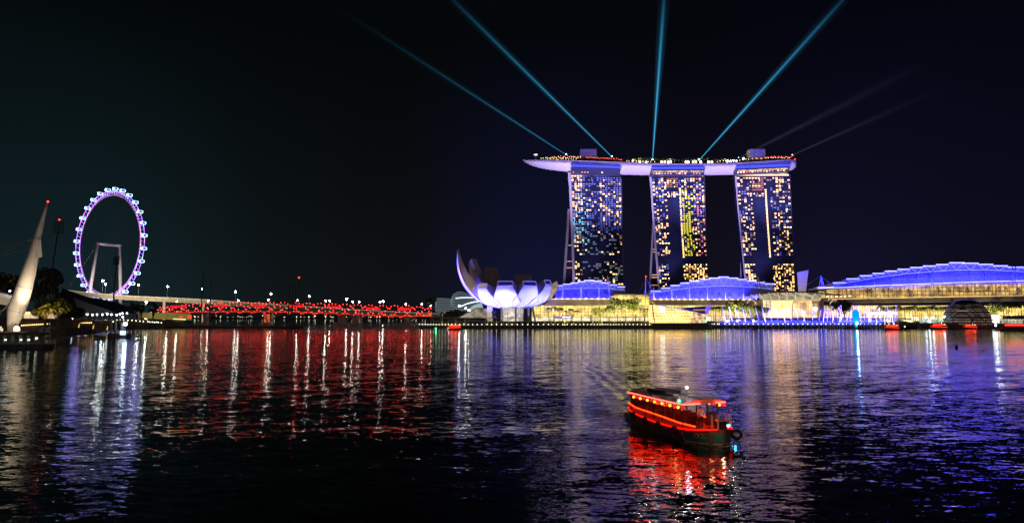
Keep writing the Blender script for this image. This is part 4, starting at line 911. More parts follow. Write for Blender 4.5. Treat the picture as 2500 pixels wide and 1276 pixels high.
hall(m4, st3[1:], [(2030, 700), (2060, 692.5), (2088, 686.5), (2144, 677), (2210, 668), (2270, 663), (2333, 658.7), (2401, 658), (2447, 660), (2500, 663), (2580, 668)], [(2030, 702), (2060, 700.6), (2148, 696), (2271, 691.4), (2377, 687.4), (2500, 684.5), (2580, 683)], 580, 592, None)
MB().tube([P(x, y - .2, 577.6) for x, y in bot3], .26, 6).build('light_strip', L_strip, m4)
MB().tube([P(1996, 701.6, 580), P(2036, 701.2, 580)], .4, 6).build('light_strip', L_strip, m4)
bluelight(2034, 2300, (702, 693), 570, 420000, 1.0, (.006, .007, 1)); bluelight(2300, 2580, (692, 685), 570, 420000, 1.0, (.006, .007, 1))
bluelight(2040, 2300, 682, 584, 18000, 2.2, (.07, .07, 1)); bluelight(2300, 2580, 668, 584, 22000, 2.2, (.07, .07, 1))
masts(m4, [(2089, 695, 724), (2135, 692, 724), (2183, 692, 724), (2230, 691, 722), (2328, 689, 722), (2380, 687, 720), (2431, 686, 720), (2482, 684, 719)], 573, r=.36)
for px, yt, yb in ((2276, 659, 700), (2472, 651, 688), (2479, 651, 688)):
    mb = MB()
    for dx in (-2.2, 2.2): mb.tube([P(px + dx*1.2, yb, 574), P(px + dx*.3, yt, 574)], .2, 5)
    for j in range(5): mb.tube([P(px - 2, yb - j*7, 574), P(px + 2, yb - 5 - j*7, 574)], .12, 4)
    mb.build('lattice_mast', mat('mast_violet', (.2, .18, .35), .5), m4)
for l in ((1998, 712), (2016, 714), (2008, 712)): MB().tube([P(l[0], l[1], 586), P(2004, 673, 586)], [.6, .35], 7).build('a_frame_mast', cream, m4)
MB().tube([P(2004, 673, 586), P(1972, 694, 596)], .08, 4).build('stay_cable', cream, m4); MB().tube([P(2004, 673, 586), P(2036, 700, 596)], .08, 4).build('stay_cable', cream, m4)
edge_lights(m4, 2015, 2080, 6, 724, 722, 574, L_white2)
# leaning wedge tower behind the plaza
wt = thing('vent_tower', 'pale louvred wedge shaped tower rising behind the plaza roof', 'tower', P(1958, 712, 640))
MB().loft([[P(1949.5, 716, 640), P(1967, 716, 640), P(1967, 716, 660), P(1949.5, 716, 660)], [P(1946, 665, 640), P(1974, 659, 640), P(1974, 659, 660), P(1946, 665, 660)]]).build('wall', mat('louvre_grey', (.50, .44, .44), .6), wt)
for i in range(3): MB().tube([P(1946, 664.5 + 1.8*i, 639.6), P(1974 - i*.2, 659.5 + 1.8*i, 639.6)], .22, 4).build('louvre', cream, wt)
spot('facade_spot', P(1955, 716, 600), P(1960, 690, 640), 32000, (1, .9, .9), 60)
# ================================================================= crystal pavilion on the water
cp = thing('glass_pavilion', 'faceted golden glass pavilion rising from a dark plinth in the water', 'pavilion', G(1665, 508, 0))
MB().prism([G(1594, 498, 3.6), G(1724, 498, 3.6), G(1738, 503, 3.6), G(1738, 522, 3.6), G(1594, 526, 3.6)], (0, 0, -4)).build('plinth', mat('plinth_brown', (.16, .12, .10), .7, noise=.15, nscale=.2), cp)
gold = facade_mat('pavilion_glass', (2.4, 2.2), .20, (1, .62, .18), (1, .74, .28), (.42, .20, .04), 1.5, .09, .65, 2.0)
MB().prism([P(1594, 787.5, 502), P(1686, 787.5, 500), P(1692, 760, 503), P(1650, 752, 505), P(1592, 744, 506)], (0, 14, 0)).build('front_glass', gold, cp)
MB().prism([P(1686, 787.5, 500.5), P(1722, 787.5, 503), P(1725, 765, 504), P(1692, 760, 503.5)], (0, 12, 0)).build('side_glass', facade_mat('pavilion_side', (.9, 3.5), .16, (1, .55, .2), (1, .85, .6), (.25, .1, .05), 1.1, .35, .3, 1.8), cp)
MB().prism([P(1660, 751.5, 506), P(1738, 745.5, 508), P(1726, 766.5, 502), P(1692, 760.5, 502)], (0, 9, -.3)).build('dark_prow', mat('prow_glass', (.03, .02, .08), .15, em=(.10, .06, .6), es=.12), cp)
MB().prism([P(1724, 747.5, 505), P(1738, 745.5, 505), P(1726.5, 767, 501), P(1722, 762, 502)], (0, 1, 0)).build('lit_prow_edge', mat('prow_violet', (.2, .1, 1), em=(.16, .08, 1), es=1.3), cp)
MB().tube([P(1608, 744.5, 502), P(1690, 760, 499.8)], .3, 5).build('roof_edge', mat('edge_blue', (.2, .3, 1), em=(.14, .16, .9), es=.8), cp)
MB().tube([P(1592, 743, 501.5), P(1598, 787, 501)], .35, 5).build('corner_post', concrete, cp)
MB().box(P(1616.5, 755, 500.6), (3.3, .5, 3.2)).build('bright_screen', mat('screen_white', (1, 1, 1), em=(1, 1, .9), es=5), cp)
MB().box(P(1724, 785, 500.5), (.5, .5, .9)).build('green_lamp', mat('lamp_greenb', (0, 1, .5), em=(.05, 1, .45), es=6), cp)
MB().tube([P(1725, 768, 501), P(1723.5, 786, 501)], .12, 5).build('green_tube', mat('tube_green', (0, 1, .5), em=(.05, .8, .4), es=1.2), cp)
mb = MB()
for i in range(14): mb.tube([P(1692 + i*2.5, 754.5, 501.6), P(1694 + i*2.4, 758, 501.6)], .12, 4)
mb.build('interior_lights', mat('warm_lines', (1, .7, .3), em=(1, .6, .25), es=.9), cp)
# ================================================================= planted things
tp = {}
def place(kind, px, ybase, ytop, Y, z, label, group=None):
    proto = tp[kind]; h0 = proto['h0']; h = P(px, ytop, Y).z - z
    return dup(proto, G(px, Y, z), rz=(px*1.7) % 6.28, scale=h/h0, label=label, group=group)
def reg(k, o, h0): tp[k] = o; o['h0'] = h0
reg('palm', palm_proto('palm_tree', 'lit palm', 9, (0, 0, 0), 3, leafy), 9.3)
reg('palmd', palm_proto('palm_tree', 'dark palm', 9, (0, 0, 0), 5, leafm), 9.3)
reg('con', conifer_proto('roof_conifer', 'conifer', 6, 2.6, (0, 0, 0), 4, leafd), 6)
reg('con2', conifer_proto('roof_conifer', 'conifer', 6, 2.3, (0, 0, 0), 9, leafm), 6)
reg('brd', tree_proto('broad_tree', 'broad tree', 10, 4.2, 61, leafm, n=900, ls=.42), 9)
reg('brd2', tree_proto('broad_tree', 'broad tree', 10, 4.6, 62, leafy, n=620, ls=.4), 9)
for px, yt in ((1365, 714), (1385, 716), (1406, 715), (1429, 712), (1451, 711), (1471, 713)): place('con' if px % 2 else 'con2', px, 728, yt, 579, P(px, 729, 579).z, 'small layered roof conifer before the left blue roof', 'roof conifers on the left wing')
for px, yt in ((1612, 713), (1627, 713), (1651, 714), (1670, 713), (1693, 714), (1713, 709), (1738, 713), (1756, 712), (1781, 713), (1806, 714), (1822, 709)): place('con' if px % 2 else 'con2', px, 728, yt, 579, P(px, 729.5, 579).z, 'small layered roof conifer before the middle blue roof', 'roof conifers on the middle wing')
for px in (2066, 2079, 2104, 2120, 2126, 2157, 2171, 2197, 2218, 2290, 2318, 2345, 2362, 2386, 2415, 2440, 2456, 2487): place('con' if px % 3 else 'con2', px, 726, 704 + (px % 5) - (px-2060)*.012, 571, P(px, 724 - (px-2060)*.013, 571).z, 'layered conifer on the golden hall terrace', 'conifers on the hall terrace')
for px, yt, k in ((1340, 750, 'palmd'), (1354, 748, 'palmd'), (1367, 751, 'palmd'), (1381, 757, 'palm'), (1394, 753, 'palmd'), (1408, 757, 'palm')):
    place(k, px, 785, yt, 533, 4.4, 'palm right of the petal building', 'palms right of the petal building')
place('palm', 1578, 785, 752, 533, 4.4, 'single lit palm just left of the glass pavilion')
place('palm', 1080, 780, 760, 533, 4.4, 'bright yellow green palm at the left end of the promenade')
for i in range(13): place('palm', 1737 + i*3.6 + (i % 3), 785, 747 + (i*7 % 5), 535 + (i % 4)*3, 4.4, 'slender lit palm right of the glass pavilion', 'lit palms right of the glass pavilion')
for px, yt, k, lab in ((1460, 750, 'brd2', 'brownish open tree left of the tall trees before the mall'), (1487, 748, 'brd', 'dark green tree left of the two tall trees'), (1514, 730, 'brd', 'tallest leafy tree before the left mall wing'), (1546, 729, 'brd2', 'tall open tree beside the tallest one before the mall'),
        (1793, 732, 'brd2', 'bright tree at the left edge of the fountain'), (1817, 738, 'brd', 'leaning green tree behind the first jets'), (1838, 750, 'brd2', 'round yellow green tree before the plaza hall'), (1861, 748, 'brd', 'dark tree at the left wall of the plaza hall'),
        (2052, 735, 'brd', 'tall dark tree between the plaza hall and the exhibition hall'), (2062, 740, 'brd', 'second dark tree right of the plaza hall'), (2434, 743, 'brd', 'round olive tree right of the dark dome'), (2415, 750, 'brd2', 'low olive tree beside the dark dome')):
    place(k, px, 785, yt, 537, 4.4, lab)
for i in range(26):
    px = 2150 + i*7 + (i*13 % 5); 
    if 2325 < px < 2330: continue
    place('palm' if i % 3 else 'palmd', px, 785, 746 + (i*5 % 6), 533 + (i % 3)*2, 4.4, 'palm in the row before the exhibition hall', 'palms before the exhibition hall')
for i in range(9): place('palmd' if i % 2 else 'palm', 2452 + i*7, 785, 737 + (i*3 % 7), 531, 4.4, 'palm right of the olive tree by the quay', 'palms at the east quay')
for o in list(tp.values()):
    for c in list(o.children): bpy.data.objects.remove(c)
    bpy.data.objects.remove(o)
tp = {}
# warm planting lights along the promenade
for px, e in ((1080, 700), (1120, 900), (1200, 900), (1240, 800), (1345, 1200), (1380, 1200), (1410, 900), (1465, 1400), (1500, 2200), (1530, 2200), (1575, 1300), (1750, 1600), (1775, 1600), (1800, 1800), (1840, 1400), (2170, 1500), (2220, 1500), (2270, 1500), (2310, 1500), (2430, 1500), (2470, 1500)):
    if px < 1740:
        l = bpy.data.lights.new('planting_light', 'SPOT'); l.spot_size = radians(150); l.energy = e*1.5; l.color = (1, .82, .32); l.shadow_soft_size = .2
        o = link(bpy.data.objects.new('planting_light', l)); o.location = G(px, 519.5, 2.3); o.rotation_euler = (radians(125), 0, 0)
    spot('tree_floodlight', G(px, 527, 4.9), G(px, 536, 14), e*22, (1, .84, .34), 120, .8, .2)
# ================================================================= dark glass dome on the water
ds = thing('dark_dome', 'dark spherical glass dome floating before the exhibition hall', 'building', G(2361, 512, 0))
R = 15.4; c0 = Vector((G(2361, 512, 5).x, 512, 5.2))
prof = [(R*cos(q), c0.z + R*sin(q)) for q in [radians(-20 + 112*i/16) for i in range(17)]]
prof = [(max(r, .05), z) for r, z in prof]
MB().lathe(prof[:12], (c0.x, c0.y, 0), 36).build('lit_interior', facade_mat('dome_inside', (2.2, 1.2), .3, (.9, .55, .3), (.5, .4, .45), (.02, .02, .03), .28, .35, 0, 1.6), ds)
mb = MB()
for i in range(10):
    q = radians(-12 + i*7.2); mb.tube([c0 + Vector((cos(a)*(R+.25)*cos(q), sin(a)*(R+.25)*cos(q), (R+.25)*sin(q))) for a in [2*pi*j/36 for j in range(36)]], .36, 5, closed=True)
mb.build('sun_louvres', mat('louvre_black', (.015, .015, .02), .4), ds)
cap = [((R+.5)*cos(q), c0.z + (R+.5)*sin(q)) for q in [radians(52 + 38*i/8) for i in range(9)]]
MB().lathe([(max(.05, r), z) for r, z in cap], (c0.x, c0.y, 0), 36).build('cap', mat('dome_cap', (.012, .012, .022), .3), ds, smooth=True)
MB().lathe([(R + 3, .2), (R + 3, 1.3), (R+1, 1.5)], (c0.x, c0.y, 0), 36).build('deck', darkc, ds)
# quay buildings and lamps on the right
qb = thing('ferry_terminal', 'low ferry terminal with teal lit canopy beside the dark dome', 'building', G(2290, 520, 1.9))
for px, w_, y in ((2277, 18, 778), (2268, 14, 783), (2390, 40, 784), (2310, 20, 782)): MB().prism([P(px - w_*.5, y + 2, 516), P(px + w_*.5, y + 2, 516), P(px + w_*.4, y - 1, 516), P(px - w_*.4, y - 1, 516)], (0, 5, 0)).build('lit_canopy', mat('canopy_teal', (.6, .8, .75), em=(.55, .9, .78), es=.75), qb)
wallb(2195, 2345, 788, 797, 503, 4, 'quay_wall', mat('quay_teal', (.10, .16, .16), .7, noise=.3, nscale=.3), qb); wallb(2375, 2640, 790, 797, 503, 4, 'quay_wall', MT['quay_teal'], qb)
wallb(2250, 2500, 780, 789, 520, 3, 'shop_glass', facade_mat('quay_lit', (2.4, 2.6), .2, (.7, .9, .7), (1, .85, .6), (.05, .08, .08), .7, .3, .1, 1.7), qb)
wallb(2417, 2440, 768, 788, 519, 2, 'bright_bay', mat('bay_white', (1, 1, 1), em=(1, .9, .75), es=1.6), qb)
wallb(2455, 2640, 770, 779, 521, 3, 'roof_band', mat('band_navy', (.03, .06, .10), .5), qb)
mb = MB(); rg = random.Random(31)
for i in range(60): x_ = 2205 + i*7.2; mb.tube([G(x_, 506, 1.9), G(x_, 506, 1.9 + rg.uniform(1.5, 2.6))], .16, 5)
mb.build('railing', steel, qb)
qq = lamp_proto('quay_lamp', 'bright cool lamp at the ferry quay', 5.5, .62, L_cool, 'bright lamps around the ferry quay', loc=G(2261, 512, 1.9))
for px, z in ((2279, 1.9), (2306, 2.5), (2344, 0), (2381, 1.9), (2425, 1.9), (2415, 0), (2270, -1)): dup(qq, G(px, 511, z))
# lit row of stair bands behind the fountain
sb = thing('light_colonnade', 'pair of thin white lit beams on posts behind the dense jets', 'colonnade', G(2155, 528, 4.4))
for y in (762.5, 766.5): MB().tube([P(2119, y, 527), P(2192, y, 527)], .22, 5).build('lit_beam', mat('beam_white', (1, 1, 1), em=(.9, .88, 1), es=2.2), sb)
for i in range(13): MB().tube([G(2120 + i*6, 527, 4.4), P(2120 + i*6, 762, 527)], .12, 5).build('post', white, sb)
# ================================================================= fountain
jetm = bpy.data.materials.new('water_jet'); jetm.use_nodes = True
b = jetm.node_tree.nodes['Principled BSDF']; b.inputs['Base Color'].default_value = (.85, .88, 1, 1); b.inputs['Roughness'].default_value = .4; b.inputs['Alpha'].default_value = .8
fproto = thing('fountain_jet', 'fountain jet', 'fountain', (0, 0, 0))
rg = random.Random(17); mb = MB()
pts = [Vector((0.35*s*s, 0, s)) for s in [i/10 for i in range(11)]]
mb.tube([Vector((p.x, 0, p.z)) for p in pts], [.040 - .0030*i for i in range(11)], 6)
jet = mb.build('water_column', jetm, None); jet.parent = fproto
mb = MB()
for _ in range(160):
    s = rg.random()**.7; x_ = .35*s*s*.9; a = rg.uniform(0, 6.28); r = .012 + .028*s*rg.random(); mb.ball((x_ + r*cos(a), r*sin(a), s*rg.uniform(.6, 1)), .005, 3, 2, sz=1.6)
dr = mb.build('spray', jetm, None); dr.parent = jet
jets = [(1773 + i*16.1, 750 - 2*sin(i*1.3) + (4 if i > 8 else 0), -1 if i < 13 else 0) for i in range(15)]
jets += [(2012 + i*6.2 + rg.uniform(-2, 2), 744 + rg.uniform(-2, 14), rg.choice((-1, 1, 0))) for i in range(30)]
for i, (px, yt, ln) in enumerate(jets):
    Y = 497.5 + (i % 3)*1.5; o = G(px, Y, .1); h = P(px, yt, Y).z
    sx = (h*.30 if ln else 2.0)
    lab, g = ('single curving violet fountain jet before the plaza hall', 'curving jets before the plaza hall') if i < 15 else ('violet jet in the dense cluster of the fountain', 'dense fountain jets on the right')
    k = .9 if i < 15 else .75
    if i == 0: n = fproto; n.location = o; n['label'] = lab; n['group'] = g
    else: n = dup(fproto, o, label=lab, group=g)
    n.scale = (h*k*(.9 if ln >= 0 else -.9)*(.6 if i < 15 else .5), h*k, h)
for a, b_, e, c in ((1768, 2010, 120000, (.16, .11, 1)), (2008, 2200, 200000, (.13, .07, 1))):
    l = bpy.data.lights.new('fountain_light', 'AREA'); l.shape = 'RECTANGLE'; p, q = G(a, 493, .3), G(b_, 493, .3); l.size = (q-p).length; l.size_y = .8; l.energy = e*.8; l.color = c; l.spread = radians(60)
    o = link(bpy.data.objects.new('fountain_light', l)); o.location = (p+q)/2; o.rotation_euler = (radians(180-24), 0, 0)
fb = thing('fountain_barge', 'dark nozzle barge under the dense fountain cluster', 'barge', G(2090, 490, 0))
MB().box(G(2092, 489, .25), (17, 4, .9)).build('deck', steel, fb)
mb = MB(); rg = random.Random(9)
for i in range(26): mb.box(G(2066 + i*2.1, 489, .7 + rg.uniform(.2, .8)), (.45, .5, rg.uniform(.6, 1.6)))
mb.build('nozzles', steel, fb)
cb_ = thing('glowing_sculpture', 'bright cyan leaf shaped light sculpture among the fountain jets', 'sculpture', G(2090, 489, .7))
MB().lathe([(.8, 0), (1.0, 2), (1.6, 4), (2.1, 6.5), (2.25, 9), (2.0, 11), (1.3, 12.4), (.1, 12.9)], G(2090.5, 489, .7), 16).build('body', mat('cyan_glow', (0, .6, 1), em=(.0, .36, .9), es=1.0), cb_, smooth=True)
MB().ball(G(2092.5, 486.6, 3.6), .7).build('lamp', L_cool, cb_)
# crowd on the promenade
mb = MB(); rg = random.Random(77)
for i in range(420):
    x_ = rg.uniform(1780, 2050); Y = rg.uniform(528, 534); o = G(x_, Y, 4.4); h = rg.uniform(1.5, 1.8)
    mb.tube([o, o + Vector((0, 0, h*.5)), o + Vector((0, 0, h*.82))], [.13, .2, .22], 5).ball(o + Vector((0, 0, h*.93)), .13, 5, 4)
tag(mb.build('crowd', mat('crowd_dark', (.06, .04, .05), .8), org=G(1910, 530, 4.4)), 'dark crowd standing along the plaza behind the jets', 'crowd', kind='stuff')
# ================================================================= hotel towers
glassT = bpy.data.materials.new('tower_glass'); glassT.use_nodes = True
t = glassT.node_tree; b = t.nodes['Principled BSDF']; b.inputs['Roughness'].default_value = .22
tcn = N(t, 'ShaderNodeTexCoord'); vo = N(t, 'ShaderNodeTexNoise'); vo.inputs['Scale'].default_value = .035; vo.inputs['Detail'].default_value = 2; t.links.new(tcn.outputs['Object'], vo.inputs['Vector'])
r_ = ramp(t, [(.35, (.006, .009, .03)), (.65, (.04, .055, .20))], vo.outputs['Fac'], 'LINEAR'); t.links.new(r_.outputs[0], b.inputs['Base Color'])
fin = mat('fin_cladding', (.62, .58, .62), .5); mull = mat('mullion', (.035, .04, .06), .6)
WM = [mat('window_warm', (1, .8, .5), em=(1, .50, .15), es=2.7), mat('window_bright', (1, .9, .6), em=(1, .62, .24), es=3.6), mat('window_dim', (.8, .6, .3), em=(1, .44, .12), es=.45),
      mat('window_red', (.9, .4, .2), em=(1, .24, .07), es=.5), mat('reflection_yellow', (1, 1, .1), em=(.9, .80, .01), es=1.1), mat('reflection_teal', (.4, .9, 1), em=(.20, .70, .95), es=1.3), mat('reflection_pink', (1, .3, .5), em=(1, .22, .36), es=.9),  # yellow, teal and pink: city sign reflections painted as glowing panes
      mat('pane_glow_blue', (.3, .4, 1), em=(.07, .10, .40), es=.16), mat('reflection_speck', (.8, .9, 1), em=(.4, .65, .9), es=.4)]  # blue tint and specks of reflection on the glass, put in as glow
def tower(idx, label, L, Rt, back, Ybase, wid):
    """L, Rt: left and right edge of the front face as (px, py, Y) from top to base; back: rear leg edge"""
    bx = P(L[-1][0], L[-1][1], L[-1][2])
    T = thing('hotel_tower', label, 'skyscraper', (bx.x, bx.y, 4.4))
    def ip(pl, y):
        for a, b_ in zip(pl, pl[1:]):
            if a[1] <= y <= b_[1] or b_ is pl[-1]:
                s = (y - a[1])/(b_[1]-a[1]); return a[0] + (b_[0]-a[0])*s, a[2] + (b_[2]-a[2])*s
    ytop, ybot = L[0][1], 712.0
    def FP(s, y, d=0):
        xl, Yl = ip(L, y); xr_, Yr = ip(Rt, y); return P(xl + (xr_-xl)*s, y, Yl + (Yr-Yl)*s - d)
    ys = [ytop + (ybot-ytop)*i/16 for i in range(17)]
    MB().loft([[FP(0, y), FP(1, y), FP(1, y) + Vector((0, 13, 0)), FP(0, y) + Vector((0, 13, 0))] for y in ys]).build('glass_front', glassT, T)
    MB().loft([[FP(1, y) + Vector((-1.5, .2, 0)), FP(1, y) + Vector((.7, .2, 0)), FP(1, y) + Vector((.7, 13, 0)), FP(1, y) + Vector((-1.5, 13, 0))] for y in ys]).build('side_fin', mat('fin_dark', (.16, .15, .2), .5), T)
    # front leg end wall and rear leg
    MB().loft([[P(ip(L, y)[0] - wid*(1.25 if y < 450 else 1), y, ip(L, y)[1] - .4), P(ip(L, y)[0] + .4, y, ip(L, y)[1] - .4), P(ip(L, y)[0] + .4, y, ip(L, y)[1] + 12), P(ip(L, y)[0] - wid*(1.25 if y < 450 else 1), y, ip(L, y)[1] + 14)] for y in ys]).build('front_leg', fin, T)
    by = [back[0][1] + (ybot - back[0][1])*i/10 for i in range(11)]
    MB().loft([[P(ip(back, y)[0] - wid*.8, y, ip(back, y)[1]), P(ip(back, y)[0] + wid*.2, y, ip(back, y)[1]), P(ip(back, y)[0] + wid*.2, y, ip(back, y)[1] + 14), P(ip(back, y)[0] - wid*.8, y, ip(back, y)[1] + 14)] for y in by]).build('rear_leg', fin, T)
    MB().loft([[P(ip(back, y)[0] + wid*.2, y, ip(back, y)[1] + 6), P(ip(Rt, y)[0] - 4, y, ip(back, y)[1] + 6), P(ip(Rt, y)[0] - 4, y, ip(back, y)[1] + 20), P(ip(back, y)[0] + wid*.2, y, ip(back, y)[1] + 20)] for y in by]).build('rear_slab', glassT, T)
    # floors and mullions
    mb = MB()
    NF, NCc = 58, 18
    for i in range(NF):
        y = ytop + 6 + (ybot - ytop - 8)*i/NF; mb.tube([FP(0, y, .25), FP(.5, y, .25), FP(1, y, .25)], .14, 4)
    for j in range(NCc*2+1): mb.tube([FP(j/(NCc*2), y, .3) for y in ys], .12 if j % 2 else .2, 4)
    mb.build('mullions', mull, T)
    rg = random.Random(100 + idx); wins = []
    fh = (ybot - ytop - 8)/NF
    def add(s0, s1, y, m, hh=.56):
        ya, yb = y + fh*(1-hh)*.6, y + fh*(1-hh)*.6 + fh*hh
        wins.append((m, [FP(s0, yb, .42), FP(s1, yb, .42), FP(s1, ya, .42), FP(s0, ya, .42)]))
    for i in range(NF):
        y = ytop + 6 + fh*i
        if i == 0 and idx: pass
        gap = 621 < y < (639 if idx else 636)
        for j in range(NCc):
            s = (j+.5)/NCc; a, c = j/NCc + .008, (j+1)/NCc - .010; m = None; q = rg.random()
            if gap: continue
            if idx == 0:
                if s > .53 and y < 590: pr = .30 if 445 < y < 548 else .10
                elif s > .6: pr = .16
                elif s < .17: pr = .27
                elif s < .53: pr = .06 if y < 520 else .03
                else: pr = .08
                if s < .2 and y < 510 and rg.random() < .45: pr = .9
                if q < pr: m = rg.choice((0, 0, 1, 2))
                elif s < .34 and 470 < y < 600 and rg.random() < (1.0 if 510 < y < 580 else .55)*(1 - s*2.0): m = rg.choice((5, 5, 8, 7))
                elif y > 560 and .15 < s and rg.random() < .22: m = 8
                elif .53 < s and y < 560 and rg.random() < .55: m = 7
                elif rg.random() < (.5 if y < 560 else .05): m = 8 if y > 560 else 7
            elif idx == 1:
                if s < .26: pr = .42 if y > 425 else .3
                elif s < .5: pr = .92 if y < 457 else (.9 if 463 < y < 478 else 0)
                elif s < .56: pr = .1
                elif s < .8: pr = .55 if y < 455 else .28
                else: pr = .34
                if y > 640: pr = {0: .35, 1: 0, 2: .62}[0 if s < .24 else (1 if s < .5 else 2)]
                if q < pr: m = rg.choice((0, 0, 1, 2)); 
                if m is not None and .26 < s < .5 and y < 457: m = rg.choice((3, 3, 0))
                if .56 < s < .80 and 460 < y < 625:
                    if rg.random() < (.95 if 515 < y < 570 and s < .7 else .6 if s < .72 else .35): m = 4
                if .56 < s < .68 and 668 < y < 676: m = 4
                if s > .84 and y < 640 and rg.random() < .2: m = 6
                if m is None and (s < .24 or s > .5) and rg.random() < .38: m = 7
            else:
                if s < .29: pr = .42
                elif s < .50: pr = .93 if y < 462 else (.9 if 466 < y < 478 else 0)
                elif s < .60: pr = .25 if y < 460 else 0
                else: pr = .34 if y > 452 else (.85 if .7 < s < .86 else .28)
                if y > 640: pr = .62 if s < .2 else (0 if s < .58 else .5)
                if q < pr: m = rg.choice((0, 0, 1, 2))
                if m is not None and .29 < s < .50 and y < 462: m = rg.choice((3, 3, 0))
                if m is None and (s < .24 or s > .62) and rg.random() < .3: m = 7
            if m is None: continue
            if m == 3 or (m == 8): 
                k = (a+c)/2; add(a, k - .006, y, m); 
                if rg.random() < .8: add(k + .006, c, y, m)
            else:
                u = rg.random()
                add(a if u < .8 else (a+c)/2, c if u > .15 else (a+c)/2 + .006, y, m, .56)
        if idx and 458 < y < 625: add(.515 + .004*(i % 2), .545, y, 1, .5)
    if idx:     # bright crown floor
        add(.02, .98, ytop - 1.2, 0, .5)
    rg.shuffle(wins); wins.sort(key=lambda w_: 0 if w_[0] in (0, 1, 2) else 1)
    for m, q in wins[:97]: MB().poly(q).build('window_or_reflection', WM[m], T, fix=False)
    rest = {}
    for m, q in wins[97:]: rest.setdefault(m, []).append(q)
    mats = sorted(rest); mb = MB(); mi = []
    for m in mats:
        for q in rest[m]: mb.poly(q); mi.append(mats.index(m))
    o = mb.build('windows_and_reflections', WM[mats[0]], T, fix=False)  # remaining windows together with the panes painted as reflections
    for m in mats[1:]: o.data.materials.append(WM[m])
    o.data.polygons.foreach_set('material_index', mi); tag(o, kind='stuff')
    # atrium windows between the two legs
    for i in range(22):
        y = back[0][1] + 25 + i*(ybot - back[0][1] - 30)/22
        if rg.random() < .2:
            x0, Y0 = ip(back, y); x1, Y1 = ip(L, y); x0 += wid*.3; x1 -= wid
            if x1 - x0 > 1.5: MB().poly([P(x0, y + 2.2, Y1 + 9), P(x1, y + 2.2, Y1 + 9), P(x1, y, Y1 + 9), P(x0, y, Y1 + 9)]).build('atrium_window', WM[2], T, fix=False)
    # crown box under the sky deck
    MB().prism([FP(.0, ytop + 1), FP(1, ytop + 1), FP(1, ytop - 9, -2), FP(0, ytop - 9, -2)], (0, 26, 0)).build('crown_storey', mat('crown_dark', (.03, .03, .07), .4), T)
    if idx: MB().poly([FP(.03, ytop + 1.5, .5), FP(.97, ytop + 1.5, .5), FP(.97, ytop - 2.5, .5), FP(.03, ytop - 2.5, .5)]).build('crown_light', facade_mat('crown_lit_%d' % idx, (2.2, 3), .3, (1, .72, .25), (1, .85, .5), (.2, .1, .03), 1.0, .2, .2, 1.8), T)
    else: MB().box(FP(.34, ytop - 1, .8), (12, .5, 2.2)).build('crown_light', mat('crown_gold', (1, .8, .4), em=(1, .75, .3), es=1.1), T)
    return T
tower(0, 'left hotel tower with painted teal specks of reflection on the glass and sparse windows', [(1394, 421, 852), (1397, 500, 846), (1400, 560, 840), (1404, 690, 826), (1405, 712, 824)], [(1517, 424, 852), (1518, 560, 840), (1522, 690, 826), (1523, 712, 824)], [(1391, 510, 862), (1379, 690, 880), (1377, 712, 882)], 826, 6)
tower(1, 'middle hotel tower with a bright yellow patch of painted reflections', [(1591, 428, 850), (1595, 500, 845), (1601, 580, 838), (1611, 700, 826), (1612, 712, 824)], [(1719, 427, 850), (1722, 540, 842), (1729, 690, 826), (1730, 712, 824)], [(1596, 545, 856), (1588, 700, 876), (1587, 712, 877)], 826, 4.6)
tower(2, 'right hotel tower with two dense bands of warm windows', [(1798, 426, 850), (1803, 500, 845), (1811, 580, 838), (1823, 700, 826), (1824, 712, 824)], [(1928, 419, 850), (1933, 540, 842), (1941, 700, 826), (1942, 712, 824)], [(1812, 590, 852), (1809, 690, 872), (1808.5, 712, 874)], 826, 3.4)
# ---- sky deck
sk = thing('sky_deck', 'long boat shaped roof deck spanning the three hotel towers', 'roof deck', P(1600, 420, 850))
sta = [(1277, 391.4, 392.2, .5), (1284, 391.2, 396.5, 5), (1296, 391, 401.5, 9), (1316, 391, 407, 12), (1345, 391.3, 411.5, 15), (1394, 392.2, 417, 17), (1450, 394, 420.5, 18), (1513, 396.3, 423, 19), (1590, 399, 424.2, 19), (1655, 400.2, 424.4, 19), (1722, 400.2, 424, 19), (1798, 398, 423.2, 19), (1860, 394.5, 420.5, 18.5), (1910, 391.3, 417.5, 18), (1930, 390.5, 415.8, 17), (1940, 391.5, 412.5, 14.5), (1943.5, 394, 408, 10)]
rings = []
for x, yt, yb, hw in sta:
    Yc = 856; a = P(x, yt, Yc - hw); bb = P(x, yb, Yc - hw*.35); H_ = a.z - bb.z; r = []
    for j in range(13):
        q = pi*j/12; r.append(Vector((a.x + (bb.x-a.x)*sin(q), Yc - hw*cos(q)*(.86 + .14*abs(cos(q))), a.z - H_*sin(q)**.8)))
    rings.append(r)
hullm = mat('hull_panels', (.66, .60, .66), .5)
tt = hullm.node_tree; br = N(tt, 'ShaderNodeTexBrick'); br.inputs['Scale'].default_value = .28; br.inputs['Mortar Size'].default_value = .03; br.inputs['Color1'].default_value = (.68, .62, .68, 1); br.inputs['Color2'].default_value = (.58, .52, .60, 1); br.inputs['Mortar'].default_value = (.40, .36, .44, 1)
tcn = N(tt, 'ShaderNodeTexCoord'); tt.links.new(tcn.outputs['Object'], br.inputs['Vector']); tt.links.new(br.outputs['Color'], tt.nodes['Principled BSDF'].inputs['Base Color'])
MB().loft(rings).build('hull', hullm, sk, smooth=True)
MB().tube([r[0] + Vector((0, -.2, .1)) for r in rings], .42, 5).build('rim', mat('rim_grey', (.35, .32, .36), .5), sk)
rg0 = random.Random(14)
